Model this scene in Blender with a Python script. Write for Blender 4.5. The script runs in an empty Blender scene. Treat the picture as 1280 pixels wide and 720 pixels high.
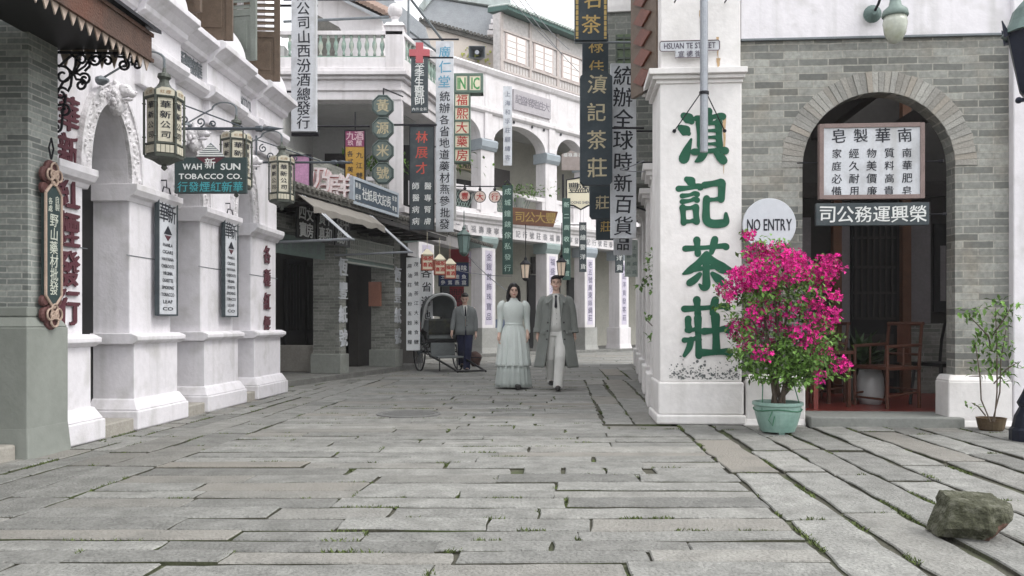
import bpy, bmesh, math, random
from mathutils import Vector, Matrix, noise
from math import radians as R, sin, cos, pi

# ---------------------------------------------------------------- camera, sky, sun, exposure
sc = bpy.context.scene
C = sc.collection
F, HOR, CH = 1050.0, 404.0, 1.05            # focal length in photo pixels, horizon row, lens height in metres
cam_d = bpy.data.cameras.new('camera')
cam = bpy.data.objects.new('camera', cam_d); C.objects.link(cam)
cam.location = (0, 0, CH); cam.rotation_euler = (R(90), 0, 0)
cam_d.sensor_width = 36; cam_d.lens = 36 * F / 1280; cam_d.shift_y = (HOR - 360) / 1280
cam_d.clip_start = 0.1; cam_d.clip_end = 2000
sc.camera = cam

world = bpy.data.worlds.new('World'); sc.world = world; world.use_nodes = True
SUN_EL, SUN_AZ = 52, 112                      # azimuth clockwise from the view direction
wn, wl = world.node_tree.nodes, world.node_tree.links
bgn = wn['Background']
sky = wn.new('ShaderNodeTexSky'); sky.sky_type = 'NISHITA'; sky.sun_disc = False
sky.sun_elevation = R(SUN_EL); sky.sun_rotation = R(SUN_AZ); sky.dust_density = 4; sky.air_density = 1.2; sky.ozone_density = 1
hs = wn.new('ShaderNodeHueSaturation'); hs.inputs['Saturation'].default_value = 0.12
mixw = wn.new('ShaderNodeMix'); mixw.data_type = 'RGBA'; mixw.inputs[0].default_value = 0.65
mixw.inputs[7].default_value = (9.5, 9.6, 9.9, 1)      # the even white of an overcast sky
wl.new(sky.outputs[0], hs.inputs['Color']); wl.new(hs.outputs[0], mixw.inputs[6])
wl.new(mixw.outputs[2], bgn.inputs['Color']); bgn.inputs['Strength'].default_value = 0.128

sun_d = bpy.data.lights.new('sun', 'SUN'); sun_d.energy = 0.65; sun_d.angle = R(18); sun_d.color = (1, .96, .9)
sun = bpy.data.objects.new('sun', sun_d); C.objects.link(sun)
sv = Vector((sin(R(SUN_AZ)) * cos(R(SUN_EL)), cos(R(SUN_AZ)) * cos(R(SUN_EL)), sin(R(SUN_EL))))
sun.rotation_euler = sv.to_track_quat('Z', 'Y').to_euler(); sun.location = (0, 0, 30)
sc.view_settings.view_transform = 'Standard'; sc.view_settings.look = 'None'
sc.view_settings.gamma = 1; sc.view_settings.exposure = 0.98

rnd = random.Random(11)
def U(a, b): return rnd.uniform(a, b)
def at(px, py, Y): return Vector(((px - 640) * Y / F, Y, CH - (py - HOR) * Y / F))
def ground(px, py, z=0.0):
    Y = (CH - z) * F / (py - HOR); return Vector(((px - 640) * Y / F, Y, z))

# ---------------------------------------------------------------- materials
MATS = {}
def lin(r, g, b):
    f = lambda c: ((c / 255 + .055) / 1.055) ** 2.4 if c > 10 else c / 255 / 12.92
    return (f(r), f(g), f(b))
def mat(name, col, rough=.8, var=.18, scale=3., bump=0., bscale=60., stain=None, stain_amt=.35, stain_scale=1.3,
        tone=0., metal=0., spec=.3, emit=0., sheen=0., streak=None, streak_amt=.5, trans=0., warp=0., stain_lo=.5, stain_hi=.68):
    if name in MATS: return MATS[name]
    m = bpy.data.materials.new(name); m.use_nodes = True; MATS[name] = m
    n, l = m.node_tree.nodes, m.node_tree.links
    p = n['Principled BSDF']
    p.inputs['Roughness'].default_value = rough; p.inputs['Metallic'].default_value = metal
    p.inputs['Specular IOR Level'].default_value = spec
    tc = n.new('ShaderNodeTexCoord')
    def nz(s, det=5, src=None):
        t = n.new('ShaderNodeTexNoise'); t.inputs['Scale'].default_value = s; t.inputs['Detail'].default_value = det
        l.new(src or tc.outputs['Object'], t.inputs['Vector']); return t
    def mx(fac, a, b, mode='MIX'):
        x = n.new('ShaderNodeMix'); x.data_type = 'RGBA'; x.blend_type = mode
        for k, v in ((0, fac), (6, a), (7, b)):
            if hasattr(v, 'is_linked'): l.new(v, x.inputs[k])
            elif k == 0: x.inputs[0].default_value = v
            else: x.inputs[k].default_value = (*v[:3], 1)
        return x.outputs[2]
    def ramp(src, lo, hi):
        r = n.new('ShaderNodeMapRange'); r.inputs[1].default_value = lo; r.inputs[2].default_value = hi
        l.new(src, r.inputs[0]); return r.outputs[0]
    base = None
    if var:
        a = nz(scale); b = nz(scale * 7.3, 3)
        ad = n.new('ShaderNodeMath'); ad.operation = 'ADD'; l.new(a.outputs[0], ad.inputs[0]); l.new(b.outputs[0], ad.inputs[1])
        f = ramp(ad.outputs[0], .7, 1.3)
        base = mx(f, [c * (1 - var) for c in col], [min(1, c * (1 + var)) for c in col])
    else: base = mx(0., col, col)
    if tone:
        at_ = n.new('ShaderNodeAttribute'); at_.attribute_name = 'tone'
        lo = mx(at_.outputs['Fac'], [1 - tone] * 3, [1 + tone] * 3)
        base = mx(1., base, lo, 'MULTIPLY')
        at2 = n.new('ShaderNodeAttribute'); at2.attribute_name = 'warm'
        base = mx(at2.outputs['Fac'], base, [c * w for c, w in zip(col, (1.06, .99, .93))])
    if stain:
        s = nz(stain_scale, 8)
        f = ramp(s.outputs[0], stain_lo, stain_hi)
        mm = n.new('ShaderNodeMath'); mm.operation = 'MULTIPLY'; l.new(f, mm.inputs[0]); mm.inputs[1].default_value = stain_amt
        base = mx(mm.outputs[0], base, stain)
    if streak:   # rain streaks: noise stretched along z
        mp = n.new('ShaderNodeMapping'); mp.inputs['Scale'].default_value = (7, 7, .45); l.new(tc.outputs['Object'], mp.inputs['Vector'])
        s = nz(1., 6, mp.outputs[0]); f = ramp(s.outputs[0], .53, .75)
        mm = n.new('ShaderNodeMath'); mm.operation = 'MULTIPLY'; l.new(f, mm.inputs[0]); mm.inputs[1].default_value = streak_amt
        base = mx(mm.outputs[0], base, streak)
    l.new(base, p.inputs['Base Color'])
    if bump:
        b1 = nz(bscale, 6); bp = n.new('ShaderNodeBump'); bp.inputs['Strength'].default_value = bump; bp.inputs['Distance'].default_value = .02
        l.new(b1.outputs[0], bp.inputs['Height']); l.new(bp.outputs[0], p.inputs['Normal'])
    if emit: p.inputs['Emission Color'].default_value = (*col, 1); p.inputs['Emission Strength'].default_value = emit
    if trans: p.inputs['Transmission Weight'].default_value = trans
    if sheen: p.inputs['Sheen Weight'].default_value = sheen
    return m

def brick_mat(name, c1, c2, mortar, w=.3, h=.077, mo=.007, patch=None, patch_amt=.6, bump=.5, dark=.35):
    m = bpy.data.materials.new(name); m.use_nodes = True; MATS[name] = m
    n, l = m.node_tree.nodes, m.node_tree.links; p = n['Principled BSDF']
    p.inputs['Roughness'].default_value = .88; p.inputs['Specular IOR Level'].default_value = .2
    tc = n.new('ShaderNodeTexCoord'); sp = n.new('ShaderNodeSeparateXYZ'); l.new(tc.outputs['Object'], sp.inputs[0])
    ad = n.new('ShaderNodeMath'); ad.operation = 'ADD'; l.new(sp.outputs[0], ad.inputs[0]); l.new(sp.outputs[1], ad.inputs[1])
    cb = n.new('ShaderNodeCombineXYZ'); l.new(ad.outputs[0], cb.inputs[0]); l.new(sp.outputs[2], cb.inputs[1])
    # a little wobble so that courses are not ruler-straight
    wz = n.new('ShaderNodeTexNoise'); wz.inputs['Scale'].default_value = 3; l.new(tc.outputs['Object'], wz.inputs['Vector'])
    ws = n.new('ShaderNodeVectorMath'); ws.operation = 'SCALE'; ws.inputs['Scale'].default_value = .018; l.new(wz.outputs['Color'], ws.inputs[0])
    wa = n.new('ShaderNodeVectorMath'); wa.operation = 'ADD'; l.new(cb.outputs[0], wa.inputs[0]); l.new(ws.outputs[0], wa.inputs[1])
    def bricks(seed, a, b, mm):
        t = n.new('ShaderNodeTexBrick'); t.offset = .5; t.inputs['Scale'].default_value = 1
        t.inputs['Brick Width'].default_value = w; t.inputs['Row Height'].default_value = h
        t.inputs['Mortar Size'].default_value = mo; t.inputs['Mortar Smooth'].default_value = .3; t.inputs['Bias'].default_value = 0
        for k, c in (('Color1', a), ('Color2', b), ('Mortar', mm)): t.inputs[k].default_value = (*c, 1)
        l.new(wa.outputs[0], t.inputs['Vector']); return t
    t = bricks(0, c1, c2, mortar)
    fac = t.outputs['Fac']
    # per-brick random value for odd dark and tan bricks
    t2 = bricks(1, (0, 0, 0), (1, 1, 1), (.5, .5, .5))
    def mx(fc, a, b, mode='MIX'):
        x = n.new('ShaderNodeMix'); x.data_type = 'RGBA'; x.blend_type = mode
        for k, v in ((0, fc), (6, a), (7, b)):
            if hasattr(v, 'is_linked'): l.new(v, x.inputs[k])
            elif k == 0: x.inputs[0].default_value = v
            else: x.inputs[k].default_value = (*v[:3], 1)
        return x.outputs[2]
    def rng(src, lo, hi, amt):
        r = n.new('ShaderNodeMapRange'); r.inputs[1].default_value = lo; r.inputs[2].default_value = hi; r.inputs[4].default_value = amt
        l.new(src, r.inputs[0]); return r.outputs[0]
    col = mx(rng(t2.outputs['Color'], .78, .92, dark), t.outputs['Color'], [c * .45 for c in c1])
    nz = n.new('ShaderNodeTexNoise'); nz.inputs['Scale'].default_value = 2.1; nz.inputs['Detail'].default_value = 8; l.new(tc.outputs['Object'], nz.inputs['Vector'])
    if patch: col = mx(rng(nz.outputs[0], .5, .7, patch_amt), col, patch)
    nf = n.new('ShaderNodeTexNoise'); nf.inputs['Scale'].default_value = 26; nf.inputs['Detail'].default_value = 6; l.new(tc.outputs['Object'], nf.inputs['Vector'])
    col = mx(rng(nf.outputs[0], .35, .75, .45), col, [c * .62 for c in c2])
    l.new(col, p.inputs['Base Color'])
    sb = n.new('ShaderNodeMath'); sb.operation = 'MULTIPLY_ADD'; sb.inputs[1].default_value = -1.; l.new(fac, sb.inputs[0])
    nm = n.new('ShaderNodeMath'); nm.operation = 'MULTIPLY'; nm.inputs[1].default_value = .5; l.new(nf.outputs[0], nm.inputs[0]); l.new(nm.outputs[0], sb.inputs[2])
    bp = n.new('ShaderNodeBump'); bp.inputs['Strength'].default_value = bump; bp.inputs['Distance'].default_value = .012
    l.new(sb.outputs[0], bp.inputs['Height']); l.new(bp.outputs[0], p.inputs['Normal'])
    return m

plaster = mat('plaster', (.72, .70, .73), .85, .06, 2, .15, 30, stain=(.44, .43, .41), stain_amt=.5, stain_scale=3.1, streak=(.38, .38, .36), streak_amt=.42, stain_lo=.53, stain_hi=.7)
plaster_old = mat('plaster_old', (.76, .74, .73), .88, .07, 2, .15, 30, stain=(.55, .53, .50), stain_amt=.4, stain_scale=2.2, streak=(.45, .44, .42), streak_amt=.22)
plaster_far = mat('plaster_far', (.66, .635, .645), .88, .06, 1.5, .1, 20, stain=(.48, .45, .44), stain_amt=.5, stain_scale=1.3, streak=(.36, .34, .33), streak_amt=.45)
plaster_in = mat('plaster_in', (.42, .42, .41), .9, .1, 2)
relief = mat('relief', (.72, .70, .72), .85, .05, 6, .9, 26, stain=(.36, .35, .35), stain_amt=.6, stain_scale=9)
brick_l = brick_mat('brick_grey', lin(164, 168, 163), lin(116, 122, 120), lin(176, 176, 170), .24, .047, .006, lin(132, 134, 128), .3, .3, .6)
brick_r = brick_mat('brick_warm', lin(166, 167, 161), lin(106, 108, 105), lin(168, 166, 158), .30, .076, .007, lin(142, 130, 112), .4, .45, .5)
brick_s = brick_mat('brick_shop', lin(156, 157, 150), lin(112, 114, 109), lin(160, 160, 154), .22, .055, .006, lin(110, 112, 106), .5, .4, .4)
voussoir = mat('voussoir', lin(152, 151, 146), .88, .16, 9, .4, 40, tone=.26)
skirting = mat('skirting', lin(138, 142, 136), .8, .08, 2, .1, 30, stain=lin(116, 120, 114), stain_amt=.5)
granite = mat('granite', lin(134, 134, 130), .85, .28, 7, 1., 55, stain=lin(108, 108, 104), stain_amt=.5, stain_scale=3.1, tone=.26, spec=.3)
step_stone = mat('step_stone', lin(160, 156, 148), .85, .14, 4, .3, 50, stain=lin(120, 116, 108), stain_amt=.4)
earth = mat('earth', lin(78, 77, 67), .95, .3, 9, .4, 60, stain=lin(74, 88, 44), stain_amt=.7, stain_scale=1.6)
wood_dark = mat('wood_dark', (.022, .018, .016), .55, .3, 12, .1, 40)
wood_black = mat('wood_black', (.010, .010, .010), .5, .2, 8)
wood_brown = mat('wood_brown', lin(98, 84, 72), .6, .22, 14, .12, 40)
wood_red = mat('wood_red', lin(104, 58, 44), .5, .25, 10, .1, 30)
wood_grey = mat('wood_grey', lin(188, 184, 182), .8, .2, 10, .15, 30)  # on the gallery, the paling of haze is put into this wood colour
fascia = mat('fascia', lin(88, 70, 62), .8, .25, 8, .5, 60, stain=lin(108, 68, 54), stain_amt=.6, stain_scale=3)
valance = mat('valance', lin(176, 160, 148), .8, .15, 8, .1, 40, stain=lin(120, 88, 72), stain_amt=.5, stain_scale=6)
iron = mat('iron', (.015, .015, .02), .5, .2, 20, metal=.4)
iron_grey = mat('iron_grey', lin(112, 118, 122), .5, .15, 10, metal=.3)
zinc = mat('zinc', lin(150, 154, 160), .45, .12, 8, metal=.5, stain=lin(120, 120, 120))
sage = mat('sage', lin(118, 134, 128), .7, .12, 8)
shutter_green = mat('shutter_green', lin(122, 128, 122), .7, .12, 6)
tile = mat('tile', lin(92, 90, 86), .85, .28, 6, .2, 30, stain=lin(58, 62, 54), stain_amt=.6, stain_scale=4)
slate = mat('slate', lin(152, 156, 160), .85, .15, 4, .25, 30, streak=lin(150, 152, 156), streak_amt=.5)
bal_green = mat('bal_green', lin(132, 152, 142), .6, .12, 8, stain=lin(196, 186, 174), stain_amt=.55, stain_scale=5)
cap_blue = mat('cap_blue', lin(150, 158, 164), .75, .1, 4)
cap_green = mat('cap_green', lin(138, 152, 150), .75, .1, 4)
dark_room = mat('dark_room', (.03, .028, .026), .9, .2, 3)  # near-black walls: the shade of unlit rooms is put into the colour
red_tile = mat('red_tile', lin(126, 52, 44), .35, .15, 4, spec=.5)
glass_pane = mat('glass_pane', lin(226, 220, 216), .15, .05, 2, spec=.6)
cloth_awn = mat('cloth_awning', lin(126, 122, 116), .9, .12, 5)
INK = mat('ink', (.022, .024, .032), .7, .1, 6)
WHT = mat('white_paint', lin(214, 216, 214), .7, .08, 6)
board_white = mat('board_white', lin(198, 201, 206), .75, .08, 6, stain=lin(146, 146, 146), stain_amt=.5, stain_scale=4, streak=lin(150, 146, 138), streak_amt=.4)
board_dark = mat('board_dark', lin(60, 68, 72), .6, .14, 6, stain=lin(86, 92, 92), stain_amt=.5, stain_scale=5)
board_green = mat('board_green', lin(50, 64, 64), .6, .12, 5)
board_cream = mat('board_cream', lin(222, 214, 190), .7, .06, 5)
green_paint = mat('green_paint', lin(28, 84, 62), .65, .15, 5, stain=lin(40, 98, 76), stain_amt=.5)
red_paint = mat('red_paint', lin(178, 52, 50), .6, .12, 6)
maroon = mat('maroon_paint', lin(88, 50, 58), .7, .2, 10)
gold = mat('gold_paint', lin(178, 152, 92), .5, .2, 10)
gold_pale = mat('gold_pale', lin(176, 166, 138), .6, .2, 10)
teal = mat('teal_paint', lin(70, 152, 160), .6, .1, 6)

# ---------------------------------------------------------------- mesh builder
class MB:
    def __init__(s): s.v = []; s.f = []; s.tone = []; s.warm = []; s.M = Matrix.Identity(4); s.t = .5; s.w = 0.
    def add(s, vs, fs, t=None):
        k = len(s.v); s.v += [s.M @ Vector(v) for v in vs]
        for f in fs: s.f.append([i + k for i in f]); s.tone.append(s.t if t is None else t); s.warm.append(s.w)
        return s
    def box(s, x0, x1, y0, y1, z0, z1):
        vs = [(x, y, z) for z in (z0, z1) for y in (y0, y1) for x in (x0, x1)]
        return s.add(vs, [(0, 2, 3, 1), (4, 5, 7, 6), (0, 1, 5, 4), (2, 6, 7, 3), (0, 4, 6, 2), (1, 3, 7, 5)])
    def taper(s, a, b, z0, z1):          # frustum between rectangles a, b = (x0,x1,y0,y1)
        q = lambda r, z: [(r[0], r[2], z), (r[1], r[2], z), (r[1], r[3], z), (r[0], r[3], z)]
        return s.add(q(a, z0) + q(b, z1), [(3, 2, 1, 0), (4, 5, 6, 7)] + [(i, (i + 1) % 4, 4 + (i + 1) % 4, 4 + i) for i in range(4)])
    def prism(s, pts, y0, y1):           # outline in x,z (counter-clockwise seen from -y), from y0 to y1
        n = len(pts)
        vs = [(x, y0, z) for x, z in pts] + [(x, y1, z) for x, z in pts]
        return s.add(vs, [tuple(range(n)), tuple(range(2 * n - 1, n - 1, -1))] + [(i, i + n, (i + 1) % n + n, (i + 1) % n) for i in range(n)])
    def extrude(s, pts, x0, x1):         # outline in y,z swept along x
        n = len(pts)
        vs = [(x0, y, z) for y, z in pts] + [(x1, y, z) for y, z in pts]
        return s.add(vs, [tuple(range(n - 1, -1, -1)), tuple(range(n, 2 * n))] + [(i, (i + 1) % n, (i + 1) % n + n, i + n) for i in range(n)])
    def slabz(s, pts, z0, z1):           # outline in x,y
        n = len(pts)
        vs = [(x, y, z0) for x, y in pts] + [(x, y, z1) for x, y in pts]
        return s.add(vs, [tuple(range(n - 1, -1, -1)), tuple(range(n, 2 * n))] + [(i, (i + 1) % n, (i + 1) % n + n, i + n) for i in range(n)])
    def lathe(s, prof, c=(0, 0, 0), seg=12, axis='z', ang=0.):
        vs = []
        for r, z in prof:
            for i in range(seg):
                a = 2 * pi * i / seg + ang
                p = (r * cos(a), r * sin(a), z)
                if axis == 'y': p = (p[0], -p[2], p[1])
                if axis == 'x': p = (p[2], p[0], p[1])
                vs.append((p[0] + c[0], p[1] + c[1], p[2] + c[2]))
        fs = [(j * seg + i, j * seg + (i + 1) % seg, (j + 1) * seg + (i + 1) % seg, (j + 1) * seg + i) for j in range(len(prof) - 1) for i in range(seg)]
        fs += [tuple(range(seg - 1, -1, -1)), tuple(range((len(prof) - 1) * seg, len(prof) * seg))]
        return s.add(vs, fs)
    def tube(s, pts, r, seg=6, closed=False):
        pts = [Vector(p) for p in pts]; n = len(pts)
        rs = r if isinstance(r, (list, tuple)) else [r] * n
        vs = []; up = None
        for i, p in enumerate(pts):
            d = (pts[min(i + 1, n - 1)] - pts[max(i - 1, 0)])
            if closed: d = pts[(i + 1) % n] - pts[i - 1]
            d = d.normalized() if d.length > 1e-9 else Vector((0, 0, 1))
            if up is None: up = d.orthogonal()
            up = (up - d * up.dot(d)); up = up.normalized() if up.length > 1e-6 else d.orthogonal().normalized()
            sd = d.cross(up)
            for k in range(seg):
                a = 2 * pi * k / seg; vs.append(p + (up * cos(a) + sd * sin(a)) * rs[i])
        m = n if closed else n - 1
        fs = [(j * seg + k, j * seg + (k + 1) % seg, ((j + 1) % n) * seg + (k + 1) % seg, ((j + 1) % n) * seg + k) for j in range(m) for k in range(seg)]
        if not closed: fs += [tuple(range(seg - 1, -1, -1)), tuple(range((n - 1) * seg, n * seg))]
        return s.add(vs, fs)
    def ball(s, c, r, seg=12, rings=8):
        rx, ry, rz = r if isinstance(r, (tuple, list)) else (r, r, r)
        prof = [(max(.001, sin(pi * j / rings)), -cos(pi * j / rings)) for j in range(rings + 1)]
        vs = [(c[0] + rx * q * cos(2 * pi * i / seg), c[1] + ry * q * sin(2 * pi * i / seg), c[2] + rz * z) for q, z in prof for i in range(seg)]
        fs = [(j * seg + i, j * seg + (i + 1) % seg, (j + 1) * seg + (i + 1) % seg, (j + 1) * seg + i) for j in range(rings) for i in range(seg)]
        return s.add(vs, fs)
    def loft(s, rings, caps=True, closed=True):
        n = len(rings[0]); vs = [p for r in rings for p in r]
        m = n if closed else n - 1
        fs = [(j * n + i, j * n + (i + 1) % n, (j + 1) * n + (i + 1) % n, (j + 1) * n + i) for j in range(len(rings) - 1) for i in range(m)]
        if caps and closed: fs += [tuple(range(n - 1, -1, -1)), tuple(range((len(rings) - 1) * n, len(rings) * n))]
        return s.add(vs, fs)
    def quad(s, a, b, c, d, t=None): return s.add([a, b, c, d], [(0, 1, 2, 3)], t)
    # lettering: glyphs from the built-in font laid in the x,z plane at y, facing -y
    def ch(s, c, x, z, size, y=0., bold=.012, wx=1., rot=0., shear=0., ex=0.):
        vs, fs = glyph(c, bold, ex)
        cr, sr = cos(rot), sin(rot); o = []
        for gx, gy, gz in vs:
            gx = (gx + gy * shear) * wx
            o.append((x + (gx * cr - gy * sr) * size, y - gz * size, z + (gx * sr + gy * cr) * size))
        return s.add(o, fs)
    def col(s, text, x, z0, z1, size, y=0., hand=1., **k):     # column of characters from z0 down to z1
        n = len(text)
        for i, c in enumerate(text):
            if c == ' ': continue
            z = z0 + (z1 - z0) * (i + .5) / n
            s.ch(c, x + U(-.03, .03) * size * hand, z, size * (1 + U(-.05, .05) * hand), y, rot=U(-.05, .06) * hand, shear=U(-.02, .08) * hand, **k)
        return s
    def row(s, text, x0, x1, z, size, y=0., hand=1., **k):
        n = len(text)
        for i, c in enumerate(text):
            if c == ' ': continue
            s.ch(c, x0 + (x1 - x0) * (i + .5) / n, z, size * (1 + U(-.04, .04) * hand), y, rot=U(-.04, .05) * hand, shear=U(-.02, .06) * hand, **k)
        return s
    def word(s, text, x, z, size, y=0., width=None, **k):       # natural spacing, centred
        w = [(.55 if c in 'I.i' and c != ' ' else .35 if c == ' ' else .74 if c not in 'WM' else .95) for c in text]
        w = [advance(c) if c != ' ' else .3 for c in text]
        tot = sum(w); sc_ = 1. if not width else width / (tot * size); cx = x - tot * size * sc_ / 2
        for c, a in zip(text, w):
            if c != ' ': s.ch(c, cx + a * size * sc_ / 2, z, size, y, wx=sc_, **k)
            cx += a * size * sc_
        return s
    def build(s, name, m, parent=None, loc=None, bevel=0., smooth=False, subsurf=0, remesh=0., solid=0., smoothit=0):
        me = bpy.data.meshes.new(name); me.from_pydata([tuple(v) for v in s.v], [], s.f); me.update()
        for nm, arr in (('tone', s.tone), ('warm', s.warm)):
            if any(abs(t - (.5 if nm == 'tone' else 0)) > 1e-6 for t in arr):
                a = me.attributes.new(nm, 'FLOAT', 'FACE'); a.data.foreach_set('value', arr)
        me.materials.append(m)
        if smooth: me.polygons.foreach_set('use_smooth', [True] * len(me.polygons))
        o = bpy.data.objects.new(name, me); C.objects.link(o)
        if parent: o.parent = parent
        if loc is not None: o.location = loc
        if solid: md = o.modifiers.new('solid', 'SOLIDIFY'); md.thickness = solid; md.offset = 0
        if remesh:
            md = o.modifiers.new('remesh', 'REMESH'); md.mode = 'VOXEL'; md.voxel_size = remesh; md.use_smooth_shade = True
        if smoothit: md = o.modifiers.new('smooth', 'SMOOTH'); md.iterations = smoothit; md.factor = .5
        if bevel:
            md = o.modifiers.new('bevel', 'BEVEL'); md.width = bevel; md.segments = 2; md.limit_method = 'ANGLE'; md.angle_limit = R(40)
        if subsurf: md = o.modifiers.new('sub', 'SUBSURF'); md.levels = md.render_levels = subsurf
        return o

_gl = {}; _adv = {}
def _text_mesh(c, bold, ex):
    cu = bpy.data.curves.new('glyph', 'FONT'); cu.body = c; cu.size = 1; cu.offset = bold; cu.resolution_u = 2; cu.extrude = ex; cu.fill_mode = 'BOTH' if ex else 'FRONT'
    ob = bpy.data.objects.new('glyph', cu); C.objects.link(ob)
    dg = bpy.context.evaluated_depsgraph_get()
    me = bpy.data.meshes.new_from_object(ob.evaluated_get(dg))
    vs = [tuple(v.co) for v in me.vertices]; fs = [tuple(p.vertices) for p in me.polygons]
    bpy.data.objects.remove(ob); bpy.data.curves.remove(cu); bpy.data.meshes.remove(me)
    return vs, fs
def glyph(c, bold=.012, ex=0.):
    key = (c, round(bold, 4), round(ex, 4))
    if key not in _gl:
        vs, fs = _text_mesh(c, 0., ex)
        if vs:
            xs = [v[0] for v in vs]; ys = [v[1] for v in vs]
            cx = (min(xs) + max(xs)) / 2
            cy = (min(ys) + max(ys)) / 2 if ord(c) > 0x2e80 else .36
            # a hand-painted unevenness in the strokes
            wob = .022 if ord(c) > 0x2e80 else .0
            o = []
            for x, y, z in vs:
                nv = noise.noise_vector(Vector((x * 3.1, y * 3.1, ord(c) % 97)))
                o.append((x - cx + nv.x * wob, y - cy + nv.y * wob, z))
            vs = o
            _adv[c] = max(xs) - min(xs) + .09
        if bold and vs and not ex:        # heavier brush: copies shifted sideways, each a hair above the last
            n = len(vs); o, g = [], []
            for k, (dx, dy) in enumerate(((-bold, -bold * .5), (bold, bold * .5), (0, 0), (-bold * .6, bold * .7), (bold * .6, -bold * .7))[:5 if bold > .02 else 3]):
                o += [(x + dx, y + dy, z + k * .0012) for x, y, z in vs]; g += [tuple(i + k * n for i in f) for f in fs]
            vs, fs = o, g
        _gl[key] = (vs, fs)
    return _gl[key]
def advance(c):
    if c not in _adv: glyph(c)
    return _adv.get(c, .3)

def tag(o, label=None, cat=None, group=None, kind=None):
    for k, v in (('label', label), ('category', cat), ('group', group), ('kind', kind)):
        if v: o[k] = v
    return o
def thing(name, label, cat, loc=(0, 0, 0), rz=0., group=None):
    o = bpy.data.objects.new(name, None); C.objects.link(o); o.empty_display_size = .2
    o.location = loc; o.rotation_euler = (0, 0, rz)
    return tag(o, label, cat, group)
def kids(o): return [c for c in bpy.data.objects if c.parent == o]
def copy_tree(o, parent=None, loc=None, rz=None, label=None):
    c = o.copy(); C.objects.link(c)
    if parent: c.parent = parent
    if loc is not None: c.location = loc
    if rz is not None: c.rotation_euler = (0, 0, rz)
    if label: c['label'] = label
    for ch in kids(o): copy_tree(ch, c)
    return c
# ---------------------------------------------------------------- ground: street bed and granite slabs
VL = .0571                                   # the street runs this much to the right per metre
AZL = R(90) - math.atan(VL)
def L(lx, u, z=0.): return Vector((lx + VL * u, u, z))

bed = MB(); bed.add([(-400, -100, -.02), (400, -100, -.02), (400, 700, -.02), (-400, 700, -.02)], [(0, 1, 2, 3)])
tag(bed.build('street_bed', earth), kind='structure')

SLABS = []                                   # (l0,l1,u0,u1) kept for the moss in the joints
def slab(mb, l0, l1, u0, u1, gap, rough=.010, gl=None):
    """one granite slab with a chipped outline, a worn bevelled edge and a slightly uneven top"""
    gl = gl or gap; l0 += gl * U(.3, 1); l1 -= gl * U(.3, 1); u0 += gap * U(.3, .8); u1 -= gap * U(.3, .8)
    if l1 - l0 < .06 or u1 - u0 < .06: return
    SLABS.append((l0, l1, u0, u1))
    q = [(l0, u0), (l1, u0), (l1, u1), (l0, u1)]
    q = [(a + U(-.012, .012), b + U(-.010, .010)) for a, b in q]
    ring = []
    for i in range(4):
        a, b = q[i], q[(i + 1) % 4]; d = math.hypot(b[0] - a[0], b[1] - a[1]); n = max(2, int(d / .16))
        for k in range(n):
            t = k / n; j = 0 if k == 0 else rough
            ring.append((a[0] + (b[0] - a[0]) * t + U(-j, j), a[1] + (b[1] - a[1]) * t + U(-j, j)))
    cx = sum(p[0] for p in ring) / len(ring); cy = sum(p[1] for p in ring) / len(ring)
    q_ = 1 if u0 < 8.5 else .35; h = U(-.006, .006) * q_; tx, ty = U(-.006, .006) * q_, U(-.010, .010) * q_
    zt = lambda p: h + tx * (p[0] - cx) + ty * (p[1] - cy)
    def inset(p, e):
        dx, dy = cx - p[0], cy - p[1]; hx, hy = (l1 - l0) / 2, (u1 - u0) / 2
        return (p[0] + e * max(-1, min(1, dx / max(hx, .01) * 1.05)), p[1] + e * max(-1, min(1, dy / max(hy, .01) * 1.05)))
    n = len(ring); vs = []
    for e, dz in ((.004, -.06), (0, -.007), (.006, 0.)):
        for p in ring:
            r = inset(p, e); vs.append(L(r[0], r[1], zt(p) + dz))
    mb.t = min(1, max(0, rnd.gauss(.5, .22))); mb.w = max(0, rnd.gauss(-.1, .4))
    t_ = mb.t; mb.add(vs, [(n + i, n + (i + 1) % n, 2 * n + (i + 1) % n, 2 * n + i) for i in range(n)] + [tuple(range(2 * n, 3 * n))])
    JOINT.add(vs[:2 * n], [(i, (i + 1) % n, n + (i + 1) % n, n + i) for i in range(n)])

pav = MB(); JOINT = MB()
def rows(l0f, l1f, u0, u1, w=(.17, .31), ln=(.5, 1.5), gap=.026):     # slabs laid across the street
    u = u0
    while u < u1:
        h = U(*w) * (1 if u < 14 else 1.25); l = l0f(u) - U(0, 0); end = l1f(u + h / 2)
        while l < end - .05:
            n = U(*ln) * (1 if u < 14 else 1.5)
            if end - (l + n) < .5: n = end - l
            slab(pav, l, min(end, l + n), u, u + h, gap * U(.4, 1.2) * (1 if u < 8 else .5), gl=gap * U(.15, .55)); l += n
        u += h
def lanes(l0, l1, u0, u1, w=(.28, .42), ln=(.8, 1.9), gap=.026, cut=None):   # slabs laid along the street
    l = l0
    while l < l1 - .02:
        k = U(*w)
        if l1 - (l + k) < .2: k = l1 - l
        u = u0 - U(0, 1.2)
        while u < u1:
            n = U(*ln) * (1 if u < 12 else 1.5); a, b = max(u, u0), min(u + n, u1)
            if b - a > .1: slab(pav, l, l + k, a, b, gap * U(.5, 1.2), .014)
            u += n
        l += k
HATCH = (-.30, .72, 5.78, 6.1)               # the small square of worn setts let into the street
rows(lambda u: -2.95, lambda u: 1.2, 3.2, 5.78)
pav_rows_u = 5.78
for a, b, c, d in ((-2.95, -1.5, 5.78, 6.12), (-1.5, -.34, 5.78, 6.12), (.66, 1.2, 5.78, 6.12)): slab(pav, a, b, c, d, .03)
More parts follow.
